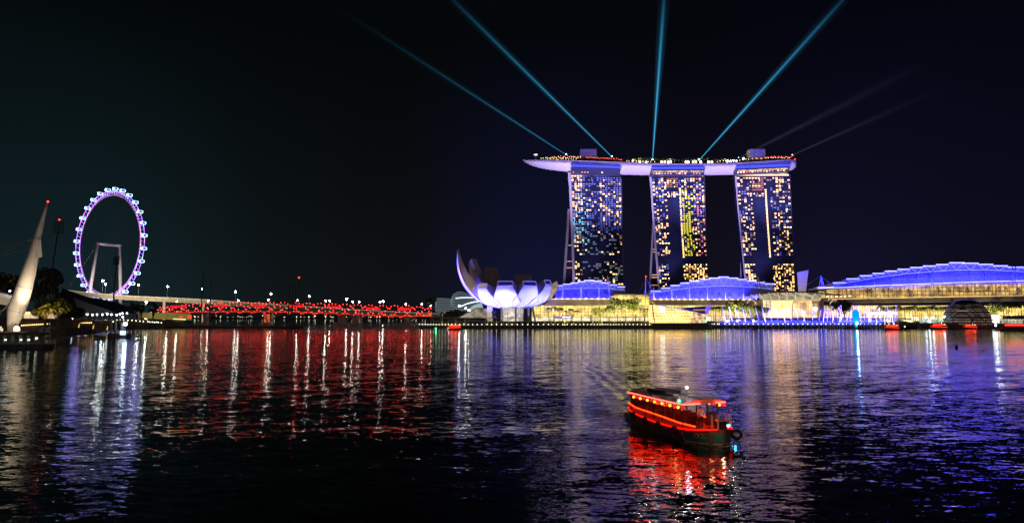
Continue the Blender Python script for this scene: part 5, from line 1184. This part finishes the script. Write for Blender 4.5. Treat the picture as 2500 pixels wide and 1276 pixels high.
for x0, x1, y0, y1 in ((1395, 1514, 405, 409.5), (1591, 1719, 411.5, 411), (1797, 1927, 409.5, 404)):
    a, b_ = P(x0, y0, 835.6), P(x1, y1, 835.6); yb0, yb1 = (424, 426) if x0 < 1500 else ((428, 427) if x0 < 1700 else (425, 419))
    MB().prism([a + UP*1.5, b_ + UP*1.5, b_ - UP*1.5, a - UP*1.5], (0, 4, 0)).build('blue_light_band', L_blue, sk)
    MB().prism([a - UP*1.55, b_ - UP*1.55, b_ - UP*2.6, a - UP*2.6], (0, -1.2, 0)).build('band_ledge', mat('ledge_dark', (.03, .03, .10), .4), sk)
    hd = MB().prism([a - UP*1.55, b_ - UP*1.55, P(x1, yb1, 837.5), P(x0, yb0, 837.5)], (0, 10, 0)).build('tower_head', mat('crown_dark', (.03, .03, .07), .4), sk)
    if x0 > 1500: MB().prism([a - UP*3.0 + Vector((1, -.2, 0)), b_ - UP*3.0 + Vector((-1, -.2, 0)), b_ - UP*4.9 + Vector((-1, -.2, 0)), a - UP*4.9 + Vector((1, -.2, 0))], (0, .15, 0)).build('head_windows', facade_mat('head_lit_%d' % x0, (2.2, 3), .3, (1, .55, .14), (1, .68, .28), (.2, .1, .03), 1.2, .2, .2, 1.8), sk)
    for q in range(int((x1-x0)/7)):
        if rg0.random() < (.3 if x0 < 1500 else .7):
            c_ = P(x0 + 5 + q*7, yb0 + (yb1-yb0)*q*7/(x1-x0) - 4, 836.6); MB().box(c_, (1.9, .3, 1.3)).build('head_window', WM[rg0.choice((0, 2, 3))], sk)
    MB().prism([P(x1 + 2, y1 - 7, 837.4), P(x1 + 5, y1 - 5, 837.4), P(x1 + 2, y1 + 9, 837.4), P(x1 - 1, y1 + 9, 837.4)], (0, 3, 0)).build('notch_wall', hullm, sk)
def skb(px0, px1, y0, y1, Y, th, name, m): return wallb(px0, px1, y0, y1, Y, th, name, m, sk)
boxm = mat('plant_box', (.62, .55, .50), .6)
skb(1417, 1457, 364, 388, 850, 12, 'plant_room', boxm); skb(1830, 1869, 364, 388, 850, 12, 'plant_room', boxm)
MB().loft([[P(x, y, 845), P(x, y + 3.5, 841), P(x, y + 5.5, 845), P(x, y + 4, 862), P(x, y, 862)] for x, y in ((1340, 386), (1360, 382), (1385, 380.5), (1417, 382))]).build('lounge_roof', mat('lounge_dark', (.10, .05, .04), .5), sk)
MB().loft([[P(x, y, 845), P(x, y + 3.5, 841), P(x, y + 6.5, 845), P(x, y + 6, 862), P(x, y, 862)] for x, y in ((1425, 384), (1450, 384), (1490, 387.5), (1522, 390))]).build('lounge_roof', MT['lounge_dark'], sk)
MB().loft([[P(x, y, 845), P(x, y + 3.5, 841), P(x, y + 6.5, 845), P(x, y + 6, 862), P(x, y, 862)] for x, y in ((1865, 384), (1890, 380.5), (1925, 379.5), (1938, 385))]).build('lounge_roof', MT['lounge_dark'], sk)
rg = random.Random(55)
def deckl(px0, px1, n, y0, y1, m, r, jit=1.2, name='deck_light'):
    for i in range(n):
        s = (i + rg.uniform(.2, .8))/n; MB().ball(P(px0 + (px1-px0)*s, y0 + (y1-y0)*s + rg.uniform(-jit, jit), 840), r, 6, 4).build(name, m, sk)
L_dk = mat('deck_warm_light', (1, .8, .4), em=(1, .70, .28), es=3.4); L_dr = mat('deck_red_light', (1, .2, .1), em=(1, .10, .03), es=3.0)
deckl(1320, 1420, 22, 385, 384, L_dk, .42, 1.6); deckl(1335, 1410, 12, 388, 389, L_dk, .4); deckl(1350, 1420, 9, 381, 382, L_dr, .45)
deckl(1428, 1520, 22, 384, 389, L_dr, .5, 1.6); deckl(1865, 1938, 16, 384, 382, L_dr, .5, 1.8); deckl(1842, 1930, 16, 386, 385, L_dk, .4, 1.2)
deckl(1525, 1600, 10, 393, 395, L_dk, .42, .5); deckl(1745, 1840, 12, 395, 388, L_dk, .45, 1)
for px, y, r in ((1545, 392, .9), (1562, 395, 1.0), (1578, 395.5, 1.0), (1615, 395.5, 1.2), (1623, 395, 1.2), (1632, 396, 1.4), (1638, 395, 1), (1675, 395.5, 1.4), (1680, 395.5, 1.4), (1692, 395.5, 1.1), (1699, 395, 1.1), (1711, 395.5, 1.3), (1730, 395.5, 1.3), (1738, 395.5, 1.3), (1776, 393.5, 1.4), (1784, 393.5, 1.1), (1791, 392, 1.1), (1798, 393, .9), (1815, 387, 1.2)):
    MB().ball(P(px, y, 838.2), r, 8, 6).build('pool_deck_lamp', mat('deck_star', (1, .9, .5), em=(1, .84, .45), es=9), sk)
MB().ball(P(1278, 391, 855), .55).build('beacon', L_redb, sk); MB().ball(P(1941, 388.5, 845), .6).build('beacon', L_redb, sk)
MB().tube([P(1308, 391.5, 848), P(1308, 380, 848)], .3, 6).tube([P(1303, 380.5, 848), P(1303, 379, 848)], .05, 4).build('umbrella_stem', cream, sk)
MB().lathe([(.4, 0), (2.4, .9), (2.6, 1.6), (.3, 1.8)], P(1308, 380, 848), 12).build('lit_umbrella', mat('umbrella_lit', (1, 1, .9), em=(.8, .9, .7), es=.6), sk)
for i in range(30):
    px = 1520 + i*(9.8 if i > 3 else 14); o = P(px, 396, 848); h = rg.uniform(2.5, 5.2) + (2 if px < 1600 else 0)
    t_ = tree_proto('deck_tree', 'palm among the dark garden trees on top of the sky deck', h, h*.5, 300+i, leafm, 'garden trees on the sky deck', n=110, ls=.5, trunk_h=.3, loc=o) if i < 3 else None
    if t_ is None: dup(prev_t, o, scale=rg.uniform(.7, 1.3), rz=i)
    else: prev_t = t_
for px in (1560, 1640, 1700, 1770):
    l = bpy.data.lights.new('deck_glow', 'POINT'); l.energy = 9000; l.color = (1, .85, .5); l.shadow_soft_size = .5
    o = link(bpy.data.objects.new('deck_glow', l)); o.location = P(px, 393, 843)
LAV = (.66, .55, 1)
for px in (1310, 1355, 1400, 1450, 1500, 1550, 1600, 1650, 1700, 1750, 1800, 1850, 1900, 1935):
    spot('hull_floodlight', P(px + (1600-px)*.1, 706, 745), P(px, 412, 845), 800000, LAV if px > 1340 else (.7, .6, 1), 40, 1, 2)
spot('leg_floodlight', P(1340, 760, 760), P(1388, 600, 850), 200000, (.62, .5, 1), 50); spot('leg_floodlight', P(1560, 712, 760), P(1598, 600, 850), 220000, (.62, .5, 1), 50); spot('leg_floodlight', P(1770, 700, 760), P(1815, 600, 850), 330000, (.5, .4, 1), 50)
# ---- search beams: lit air, each beam a slim cone of glowing haze
def beammat(k, col):
    n = 'beam_air_%s_%.6f' % (('%.2f' % col[0]), k)
    if n in MT: return MT[n]
    m = bpy.data.materials.new(n); m.use_nodes = True; t = m.node_tree; t.nodes.clear()
    o = N(t, 'ShaderNodeOutputMaterial'); e = N(t, 'ShaderNodeEmission'); e.inputs['Color'].default_value = (*col, 1); e.inputs['Strength'].default_value = k
    t.links.new(e.outputs[0], o.inputs['Volume']); m.cycles.homogeneous_volume = True; MT[n] = m; return m
def beam(label, x0, y0, x1, y1, k0, fade, col, r0=.55, r1=7.5, Y=846, halo=True, dY=0):
    a, b_ = P(x0, y0, Y), P(x1, y1, Y + dY); b_ = a + (b_-a)*1.1
    t_ = thing('light_beam', label, 'light beam', a); n = 22
    o = MB().tube([a - UP*1.2, a + UP*.2], 1.0, 10).build('searchlight', steel, t_)
    MB().ball(a + UP*.6, .9 if k0 > .2 else .5, 8, 6).build('lens', mat('lens_glow', (.6, .9, 1), em=(.6, .92, 1), es=9 if k0 > .2 else 4), t_)
    for lay, kk, rr, n in ((('core', .80, .34, 56), ('glow', .38, .75, 40), ('halo', .10, 1.7, 26)) if halo else (('core', .7, .8, 36), ('halo', .3, 1.6, 24))):
        mb = MB(); ms = []; mi = []
        for i in range(n):
            s0, s1 = (i/n)**1.25, ((i+1)/n)**1.25
            ra, rb = (r0 + (r1-r0)*s0)*rr, (r0 + (r1-r0)*s1)*rr; s = (s0+s1)/2
            rad = k0 * kk * math.exp(-s*fade) * (1 - s**3)
            p, q = a + (b_-a)*s0, a + (b_-a)*s1; g = (q-p)*.0005; nf = len(mb.f)
            mb.tube([p, q - g], [ra, rb], 16); ms.append(beammat(round(rad/((ra+rb)), 6), col)); mi += [i]*(len(mb.f)-nf)
        o = mb.build('beam_' + lay, ms[0], t_)
        for m_ in ms[1:]: o.data.materials.append(m_)
        o.data.polygons.foreach_set('material_index', mi)
CY_ = (.035, .33, .60); PU = (.20, .22, .42)
beam('faint cyan searchlight beam slanting far left from the sky deck tip', 1382, 378, 860, 42, .62, 4.2, CY_, r1=5.5)
beam('cyan searchlight beam rising left from beside the left roof box', 1494, 383, 1105, 0, 1.15, 2.5, CY_, r1=5.5)
beam('bright cyan searchlight beam rising almost straight up from the deck centre', 1593, 391, 1621, 0, 1.6, 1.6, CY_, r1=5.5)
beam('cyan searchlight beam rising right from the deck', 1707, 391, 2058, 0, 1.35, 2.1, CY_, r1=5.5)
beam('very faint mauve beam slanting right behind the right roof box', 1803, 386, 2240, 165, .075, 2.4, PU, r0=.9, r1=7, halo=False, Y=866)
beam('very faint mauve beam leaving the right end of the sky deck', 1934, 379, 2300, 215, .10, 3.4, PU, r0=.6, r1=5, halo=False)
# ================================================================= boats
neon_r = mat('neon_red', (1, .1, .05), em=(1, .012, .006), es=16); neon_w = mat('neon_red_core', (1, .3, .2), em=(1, .020, .013), es=26); neon_o = mat('neon_orange', (1, .4, .1), em=(1, .013, .001), es=17)
hull_d = mat('hull_dark', (.22, .11, .07), .45, noise=.3, nscale=2); grn = mat('bow_green', (.05, .26, .18), .4); crm = mat('bow_cream', (.9, .70, .45), .5); redp = mat('bow_red', (.45, .03, .02), .4)
wood = mat('cabin_wood', (.028, .012, .01), .5, noise=.3, nscale=3); roofm = mat('roof_brown', (.62, .36, .30), .5, noise=.12, nscale=1); tyre = mat('tyre_rubber', (.02, .02, .02), .7)
panelg = mat('side_panel', (.20, .19, .18), .5); lant = mat('lantern_glow', (1, .5, .1), em=(1, .24, .015), es=4.5); lred = mat('lantern_red', (.8, .05, .03), em=(1, .05, .03), es=.5)
HB = [(-10.6, .55), (-10.3, 1.15), (-9.4, 1.5), (-8, 1.68), (-5, 1.8), (-2.2, 1.78), (-1.3, 1.70), (-.5, 1.48), (.2, .98), (.62, .10)]
def hb_(y):
    for (a, wa), (c, wc) in zip(HB, HB[1:]):
        if a <= y <= c: return wa + (wc-wa)*(y-a)/(c-a)
    return HB[-1][1] if y > .6 else HB[0][1]
def gz(y): return .98 + .0105*(y+3.2)**2 if y < -3.2 else .98 + .022*(y+3.2)**2
def sidep(y, z, k=1, off=0.0):
    g = gz(y); f = max(0, min(1, (z + .35)/(g + .35))); return Vector((k*(hb_(y)*(.80 + .20*f**.6) + off), y + .12*f*(1 if y > -1.5 else 0), z))
def build_boat(label, detail=True):
    b = thing('tour_boat', label, 'boat', (0, 0, 0)); rings = []
    ys = [-10.6, -10.3, -9.4, -8, -6.5, -5, -3.6, -2.2, -1.3, -.9, -.5, -.1, .2, .45, .62]
    for y in ys:
        g = gz(y); rings.append([sidep(y, -.35, -1), sidep(y, .1, -1), sidep(y, g*.5, -1), sidep(y, g, -1), sidep(y, g, 1), sidep(y, g*.5, 1), sidep(y, .1, 1), sidep(y, -.35, 1)])
    h = MB().loft(rings).build('hull', hull_d, b)
    for k in (1, -1):     # painted bow
        def strip(y0, y1, z0, z1, m, nm, off, n=9):
            rr = []
            for i in range(n+1):
                y = y0 + (y1-y0)*i/n; za = z0(y) if callable(z0) else z0; zb = z1(y) if callable(z1) else z1; rr.append([sidep(y, za, k, off), sidep(y, (za+zb)/2, k, off), sidep(y, zb, k, off)])
            MB().loft(rr, closed=False, caps=False).build(nm, m, h, fix=False)
        strip(-1.75, .60, .16, lambda y: gz(y)*.98, grn, 'green_paint', .012)
        strip(-1.7, .60, lambda y: gz(y)*.74 - .0*(y), lambda y: gz(y)*.96, redp, 'red_paint', .022)
        strip(-1.85, .60, .10, .17, crm, 'cream_line', .024)
        strip(-1.86, -1.79, .14, lambda y: gz(y)*.62, crm, 'cream_line', .026, 2)
        strip(-2.02, -1.80, lambda y: gz(y)*.60, lambda y: gz(y)*.66, crm, 'cream_line', .026, 2)
        strip(-1.98, -1.90, lambda y: gz(y)*.66, lambda y: gz(y)*.90, crm, 'cream_line', .026, 2)
        # painted eye ring and Z stroke
        yc, zc = -.62, gz(-.6)*.62
        mb = MB(); mb.tube([sidep(yc + .17*cos(q), zc + .15*sin(q), k, .04) for q in [2*pi*i/14 for i in range(14)]], .035, 5, closed=True); mb.build('eye_ring', crm, h)
        MB().poly([sidep(yc + .13*cos(q), zc + .11*sin(q), k, .034) for q in [2*pi*i/10 for i in range(10)]]).build('eye', tyre, h, fix=False)
        MB().tube([sidep(-.34, zc + .15, k, .04), sidep(-.10, zc + .17, k, .04), sidep(-.32, zc - .14, k, .04), sidep(.06, zc - .12, k, .04)], .035, 5).build('bow_lettering', crm, h)
        # gunwale with neon
        MB().tube([sidep(y, gz(y) + .02, k, .03) for y in ys[:-1]], .055, 6).build('gunwale', mat('gunwale_red', (.75, .03, .015), .4, em=(1, .004, .002), es=2.6), b)
        pts = [(-10.1, 1.15, 1.62 + .32), (-8.6, 1.46, 1.86 - .08), (-5, 1.62, 1.62), (-2.2, 1.66, 1.42), (-.9, 1.28, 1.32)]
        MB().tube([(k*x_, y, z) for y, x_, z in pts], .042, 6).build('side_neon', neon_o, b)
        MB().loft([[(k*(x_-.02), y, gz(y) - .02), (k*(x_-.02), y, z - .05)] for y, x_, z in pts], closed=False, caps=False).build('side_panel', panelg, b, fix=False)
        for y in (-8.5, -6.6, -4.7, -2.6):
            c = sidep(y, gz(y) - .12, k, .14); MB().tube([c + Vector((0, .24*cos(q), .24*sin(q))) for q in [2*pi*i/12 for i in range(12)]], .10, 6, closed=True).build('tyre_fender', tyre, b)
    MB().loft([[(-hb_(y)*.95, y, gz(y) - .05), (hb_(y)*.95, y, gz(y) - .05), (hb_(y)*.95, y, gz(y) - .15), (-hb_(y)*.95, y, gz(y) - .15)] for y in ys]).build('deck', wood, b)
    for (x_, y) in ((-1.35, .42), (.55, .78)):
        c = Vector((-1.24, .50, .78)) if x_ < 0 else Vector((x_, y, .9))
        if x_ < 0: MB().tube([c + Vector((.27*cos(q), .27*cos(q)*-.75, .31*sin(q))) for q in [2*pi*i/14 for i in range(14)]], .125, 7, closed=True).build('bow_tyre', tyre, b)
    # cabin
    for k in (1, -1):
        for y in (-9.7, -8.4, -7.1, -5.8, -4.5, -3.2, -1.95):
            w_ = 1.16 + .42*min(1, (y+10.2)/4); MB().box((k*w_, y, 2.2), (.09, .09, 1.9)).build('cabin_post', wood, b)
    MB().box((0, -9.9, 2.1), (2.1, .08, 1.5)).build('stern_wall', wood, b)
    MB().box((-.9, -1.9, 1.7), (.9, .06, 1.1)).build('front_wall', wood, b); MB().box((.95, -1.9, 1.5), (1.0, .06, .9)).build('front_wall', wood, b)
    for y in (-8.9, -7.6, -6.3, -5.0, -3.8):
        for k in (1, -1): MB().box((k*.72, y, 1.25), (1.0, .5, .12)).box((k*.72, y + .25, 1.6), (1.0, .08, .75)).build('bench', mat('bench_brown', (.08, .03, .02), .5), b)
    # roof
    RF = [(-10.15, 1.22), (-9.9, 1.38), (-6, 1.75), (-2.0, 1.98), (-1.55, 1.95)]
    rr = [[(-w_, y, 3.06), (-w_*.5, y, 3.26), (0, y, 3.32), (w_*.5, y, 3.26), (w_, y, 3.06), (w_, y, 2.94), (-w_, y, 2.94)] for y, w_ in RF]
    MB().loft(rr).build('roof', roofm, b)
    MB().box((.05, -6.6, 3.45), (1.5, 2.6, .28)).build('roof_hatch', mat('hatch_brown', (.10, .05, .05), .5), b)
    MB().prism([(-1.5, -3.2, 3.34), (.1, -3.4, 3.42), (.25, -1.2, 3.40), (-1.55, -1.3, 3.34)], (0, 0, .05)).build('roof_panel', mat('panel_pale', (.42, .46, .52), .35), b)
    MB().box((.55, -5.0, 3.40), (.5, 1.6, .10)).build('roof_rack', cream, b)
    loop = [(-1.95, -1.55), (-1.98, -2.0), (-1.75, -6), (-1.38, -9.9)]
    for k in (1, -1): MB().tube([(k*-x_, y, 3.0) for x_, y in loop] if k > 0 else [(x_, y, 3.0) for x_, y in loop], .04, 6).build('roof_neon', neon_w, b)
    MB().tube([(1.95, -1.5, 3.0), (.45, -1.42, 3.02)], .05, 6).build('roof_neon', neon_w, b); MB().tube([(-1.0, -1.42, 3.02), (-1.95, -1.5, 3.0)], .05, 6).build('roof_neon', neon_w, b)
    for k in (1, -1):
        for i in range(7):
            y = -8.9 + i*1.13; w_ = 1.40 + .5*min(1, (y+9.9)/8); MB().ball((k*w_, y, 2.70), .115, 8, 6, sz=1.05).build('lantern', lant, b)
            MB().box((k*w_, y + .56, 2.74), (.12, .3, .2)).build('lantern_shade', lred, b)
    for x_, y in ((-1.35, -.75), (-1.15, .0), (.55, .05), (.25, .35)): MB().tube([(x_, y, gz(y)), (x_, y, gz(y) + 1.1)], .07, 7).build('bow_post', crm, b)
    MB().tube([(-1.35, -.75, 2.15), (-1.25, -.3, 2.22), (-1.15, 0, 2.12), (-1.12, .05, 1.7)], .05, 6).build('bow_rail', mat('rail_red', (.7, .05, .03), .4), b)
    MB().box((-.35, -.1, 1.45), (.7, .5, .7)).build('bow_locker', wood, b)
    MB().tube([(.2, -3.3, 3.3), (.2, -3.3, 4.0)], .03, 5).build('mast', steel, b); MB().ball((.2, -3.3, 4.08), .09, 8, 6).build('mast_light', mat('mast_lamp', (1, 1, 1), em=(.8, .9, 1), es=22), b)
    MB().ball((1.65, -2.3, 3.2), .10, 8, 6).build('green_light', mat('nav_green', (0, 1, .3), em=(.05, 1, .35), es=16), b)
    MB().ball((-1.95, -1.2, 1.15), .10, 8, 6).build('cyan_light', mat('nav_cyan', (0, 1, 1), em=(.02, .75, 1), es=34), b)
    MB().ball((-1.80, -.3, .30), .07, 8, 6).build('cyan_light', MT['nav_cyan'], b)
    return b
boat = build_boat('large tour boat outlined in red neon crossing the near water')
boat.scale = (1.07, 1.07, .98); boat.location = (15.92, 53.66, 0); boat.rotation_euler = (0, 0, radians(180 + 22))
bpy.context.view_layer.update(); BM = Matrix.LocRotScale(Vector(boat.location), boat.rotation_euler.to_quaternion(), Vector((1.07, 1.07, .98)))
for q, e, c, s_ in (((.95, 1.75, 1.15), 12, (1, .66, .36), .12), ((.2, -5, 2.7), 22, (1, .20, .06), .2), ((.3, -.3, 2.75), 24, (1, .30, .15), .1), ((.2, -3.3, 4.3), 30, (.75, .82, 1), .12), ((.2, -8, 4.2), 8, (1, .8, .75), .15)):
    l = bpy.data.lights.new('boat_lamp_and_fill', 'POINT'); l.energy = e; l.color = c; l.shadow_soft_size = s_
    o = link(bpy.data.objects.new('boat_lamp_and_fill', l)); o.location = BM @ Vector(q)  # the light above the stern roof is added to brighten that roof
# person standing behind the bow posts
def person(name, label, loc, rz, pose, shirt, trousers):
    J = pose
    keys = list(J); idx = {k: i for i, k in enumerate(keys)}
    E = [('pelvis', 'chest'), ('chest', 'neck'), ('neck', 'head'), ('head', 'crown'), ('chest', 'shl'), ('shl', 'ell'), ('ell', 'wrl'), ('wrl', 'hal'), ('chest', 'shr'), ('shr', 'elr'), ('elr', 'wrr'), ('wrr', 'har'),
         ('pelvis', 'hil'), ('hil', 'knl'), ('knl', 'anl'), ('anl', 'tol'), ('pelvis', 'hir'), ('hir', 'knr'), ('knr', 'anr'), ('anr', 'tor')]
    RD = dict(pelvis=.15, chest=.17, neck=.06, head=.10, crown=.07, sh=.075, el=.05, wr=.035, ha=.04, hi=.10, kn=.065, an=.045, to=.045)
    def skin(edges, nm, m, k=1.0, rad=None):
        used = [x for x in keys if any(x in e for e in edges)]; me = bpy.data.meshes.new(nm)
        me.from_pydata([J[u] for u in used], [(used.index(a), used.index(b_)) for a, b_ in edges], []); me.materials.append(m)
        o = link(bpy.data.objects.new(nm, me)); md = o.modifiers.new('skin', 'SKIN'); 
        for i, u in enumerate(used):
            r = RD.get(u, RD.get(u[:2], .05))*k; me.skin_vertices[0].data[i].radius = (r, r*(.75 if u in ('chest', 'pelvis') else 1)); me.skin_vertices[0].data[i].use_root = (i == 0)
        o.modifiers.new('sub', 'SUBSURF').levels = 1; o.modifiers['sub'].render_levels = 1; return o
    body = skin(E, name, mat('skin_tone', (.45, .26, .18), .6)); body.location = loc; body.rotation_euler = (0, 0, rz); tag(body, label, 'person')
    sh = skin([e for e in E if e in (('pelvis', 'chest'), ('chest', 'neck'), ('chest', 'shl'), ('shl', 'ell'), ('chest', 'shr'), ('shr', 'elr'))], 'shirt', shirt, 1.16); sh.parent = body
    tr = skin([e for e in E if e[0] in ('hil', 'hir', 'knl', 'knr') and not e[1].startswith('to') or e in (('pelvis', 'hil'), ('pelvis', 'hir'))], 'trousers', trousers, 1.14); tr.parent = body
    hr_ = MB().ball(Vector(J['head']) + Vector((0, -.015, .07)), .122, 10, 7, sz=.9).build('hair', mat('hair_black', (.01, .008, .006), .6), None); hr_.parent = body
    fc = MB(); H_ = Vector(J['head']); fc.ball(H_ + Vector((0, .115, .01)), .02, 6, 4); fc.ball(H_ + Vector((.10, 0, .01)), .025, 6, 4).ball(H_ + Vector((-.10, 0, .01)), .025, 6, 4); f = fc.build('nose_and_ears', mat('skin_tone'), None); f.parent = body
    ey = MB().ball(H_ + Vector((.035, .1, .04)), .012, 6, 4).ball(H_ + Vector((-.035, .1, .04)), .012, 6, 4).build('eyes', tyre, None); ey.parent = body
    hn = MB()
    for s_ in ('l', 'r'):
        w0, h0 = Vector(J['wr'+s_]), Vector(J['ha'+s_]); d = (h0 - w0).normalized(); sd = d.cross(Vector((0, 1, .2))).normalized()
        for i, L_ in enumerate((.07, .08, .085, .075)): b0 = h0 + sd*(i-1.5)*.02; hn.tube([b0, b0 + d*L_*.6, b0 + d*L_ + Vector((0, -.01, 0))], [.009, .009, .006], 5)
        hn.tube([h0 - d*.03 + sd*.03, h0 + sd*.06 + d*.02], [.011, .008], 5)
    hh = hn.build('fingers', mat('skin_tone'), None); hh.parent = body
    return body
stand = dict(pelvis=(0, 0, .95), chest=(0, .0, 1.28), neck=(0, 0, 1.48), head=(0, .02, 1.60), crown=(0, .01, 1.70), shl=(-.19, 0, 1.40), ell=(-.28, .06, 1.14), wrl=(-.20, .26, 1.06), hal=(-.15, .33, 1.07), shr=(.19, 0, 1.40), elr=(.28, .02, 1.12), wrr=(.24, .20, .98), har=(.2, .27, .97),
             hil=(-.10, 0, .90), knl=(-.11, .04, .48), anl=(-.12, 0, .08), tol=(-.13, .16, .05), hir=(.10, 0, .90), knr=(.12, .02, .48), anr=(.13, -.03, .08), tor=(.15, .13, .05))
q = BM @ Vector((.62, -1.15, 0)); q.z = gz(-1.15) - .04
person('person', 'person in a pale shirt standing at the bow of the neon boat', q, radians(180 + 10), stand, mat('shirt_pale', (.6, .58, .6), .7), mat('trousers_dark', (.03, .03, .04), .8))
# foam at the bow
mb = MB(); rg = random.Random(6)
for i in range(260):
    a = rg.uniform(0, 1); x_ = rg.gauss(0, .25) + rg.choice((-1, 1))*(.3 + 1.5*a); y = .9 - a*2.6 + rg.gauss(0, .12); p = BM @ Vector((x_, y, .01)); mb.ball((p.x, p.y, .0), rg.uniform(.015, .05), 6, 4, sz=.4)
tag(mb.build('foam', mat('foam_white', (.6, .6, .6), .6), org=BM @ Vector((0, .5, 0))), 'thin white foam around the bow of the neon boat', 'foam', kind='stuff')
# distant boats (same build, seen small)
def far_boat(px, Y, rz, k, label): return dup(boat, G(px, Y, 0), rz=rz, scale=k, label=label)
far_boat(1092, 455, radians(95), .85, 'small yellow lit tour boat with a green light near the red bridge')
far_boat(2194, 455, radians(-88), .9, 'small tour boat outlined in orange right of the fountain')
far_boat(2311, 470, radians(-92), 1.0, 'tour boat with orange neon below the ferry terminal')
far_boat(2384, 480, radians(-90), .85, 'dim tour boat moored under the dark dome')
gb = thing('green_lamp', 'green glowing lamp riding beside the small yellow boat', 'lamp', G(1064, 452, 0)); MB().ball(G(1064, 452, .6), .5).build('bulb', mat('green_float', (0, 1, .2), em=(.05, 1, .25), es=9), gb); MB().box(G(1066, 452, .1), (2.4, 1.2, .5)).build('float', steel, gb)
lb = thing('long_barge', 'long dark barge with low cabins at the right edge', 'barge', G(2475, 430, 0))
MB().loft([[(x_, 428, .9), (x_, 433, .9), (x_, 432, -.3), (x_, 429, -.3)] for x_ in (G(2432, 430, 0).x, G(2438, 430, 0).x, G(2560, 430, 0).x)]).build('hull', hull_d, lb)
for i in range(11): MB().box(G(2447 + i*9, 430.5, 1.6), (1.7, 2.2, 1.4)).build('cabin', wood, lb)
MB().ball(G(2431, 428, 3.2), .5).build('lamp', L_cool, lb); MB().tube([G(2431, 428, .8), G(2431, 428, 3.0)], .06, 5).build('lamp_pole', steel, lb)
MB().tube([P(2454, 793, 470), P(2560, 793, 470)], .3, 6).build('red_neon', neon_r, lb)
for px, w_, Y, lab in ((1843, 18, 492, 'dark work raft on the water under the curving jets'), (2252, 16, 488, 'dark blue covered raft left of the orange boat'), (2322, 30, 486, 'dark covered pontoon right behind the orange boat')):
    r_ = thing('work_raft', lab, 'raft', G(px, Y, 0)); W_ = w_*S(Y)
    MB().box(G(px, Y, .3), (W_, 4, .9)).build('deck', steel, r_); MB().prism([G(px - w_*.4, Y - 1, .8), G(px + w_*.4, Y - 1, .8), G(px + w_*.3, Y - 1, 2.4), G(px - w_*.3, Y - 1, 2.4)], (0, 2.5, 0)).build('cover', mat('tarp_blue', (.03, .04, .12), .6), r_)
for px, Y, lab in ((2335, 206, 'dark round mooring buoy alone on the right water'), (2209, 440, 'small yellow topped buoy right of the fountain boats')):
    bu = thing('buoy', lab, 'buoy', G(px, Y, 0)); MB().ball(G(px, Y, .35), .5 if Y < 300 else .6, 10, 7).build('float', steel, bu); MB().tube([G(px, Y, .6), G(px, Y, 1.9)], .06, 5).build('pole', steel, bu)
    if Y > 300: MB().ball(G(px, Y, 2.2), .4).build('lamp', L_warm, bu)
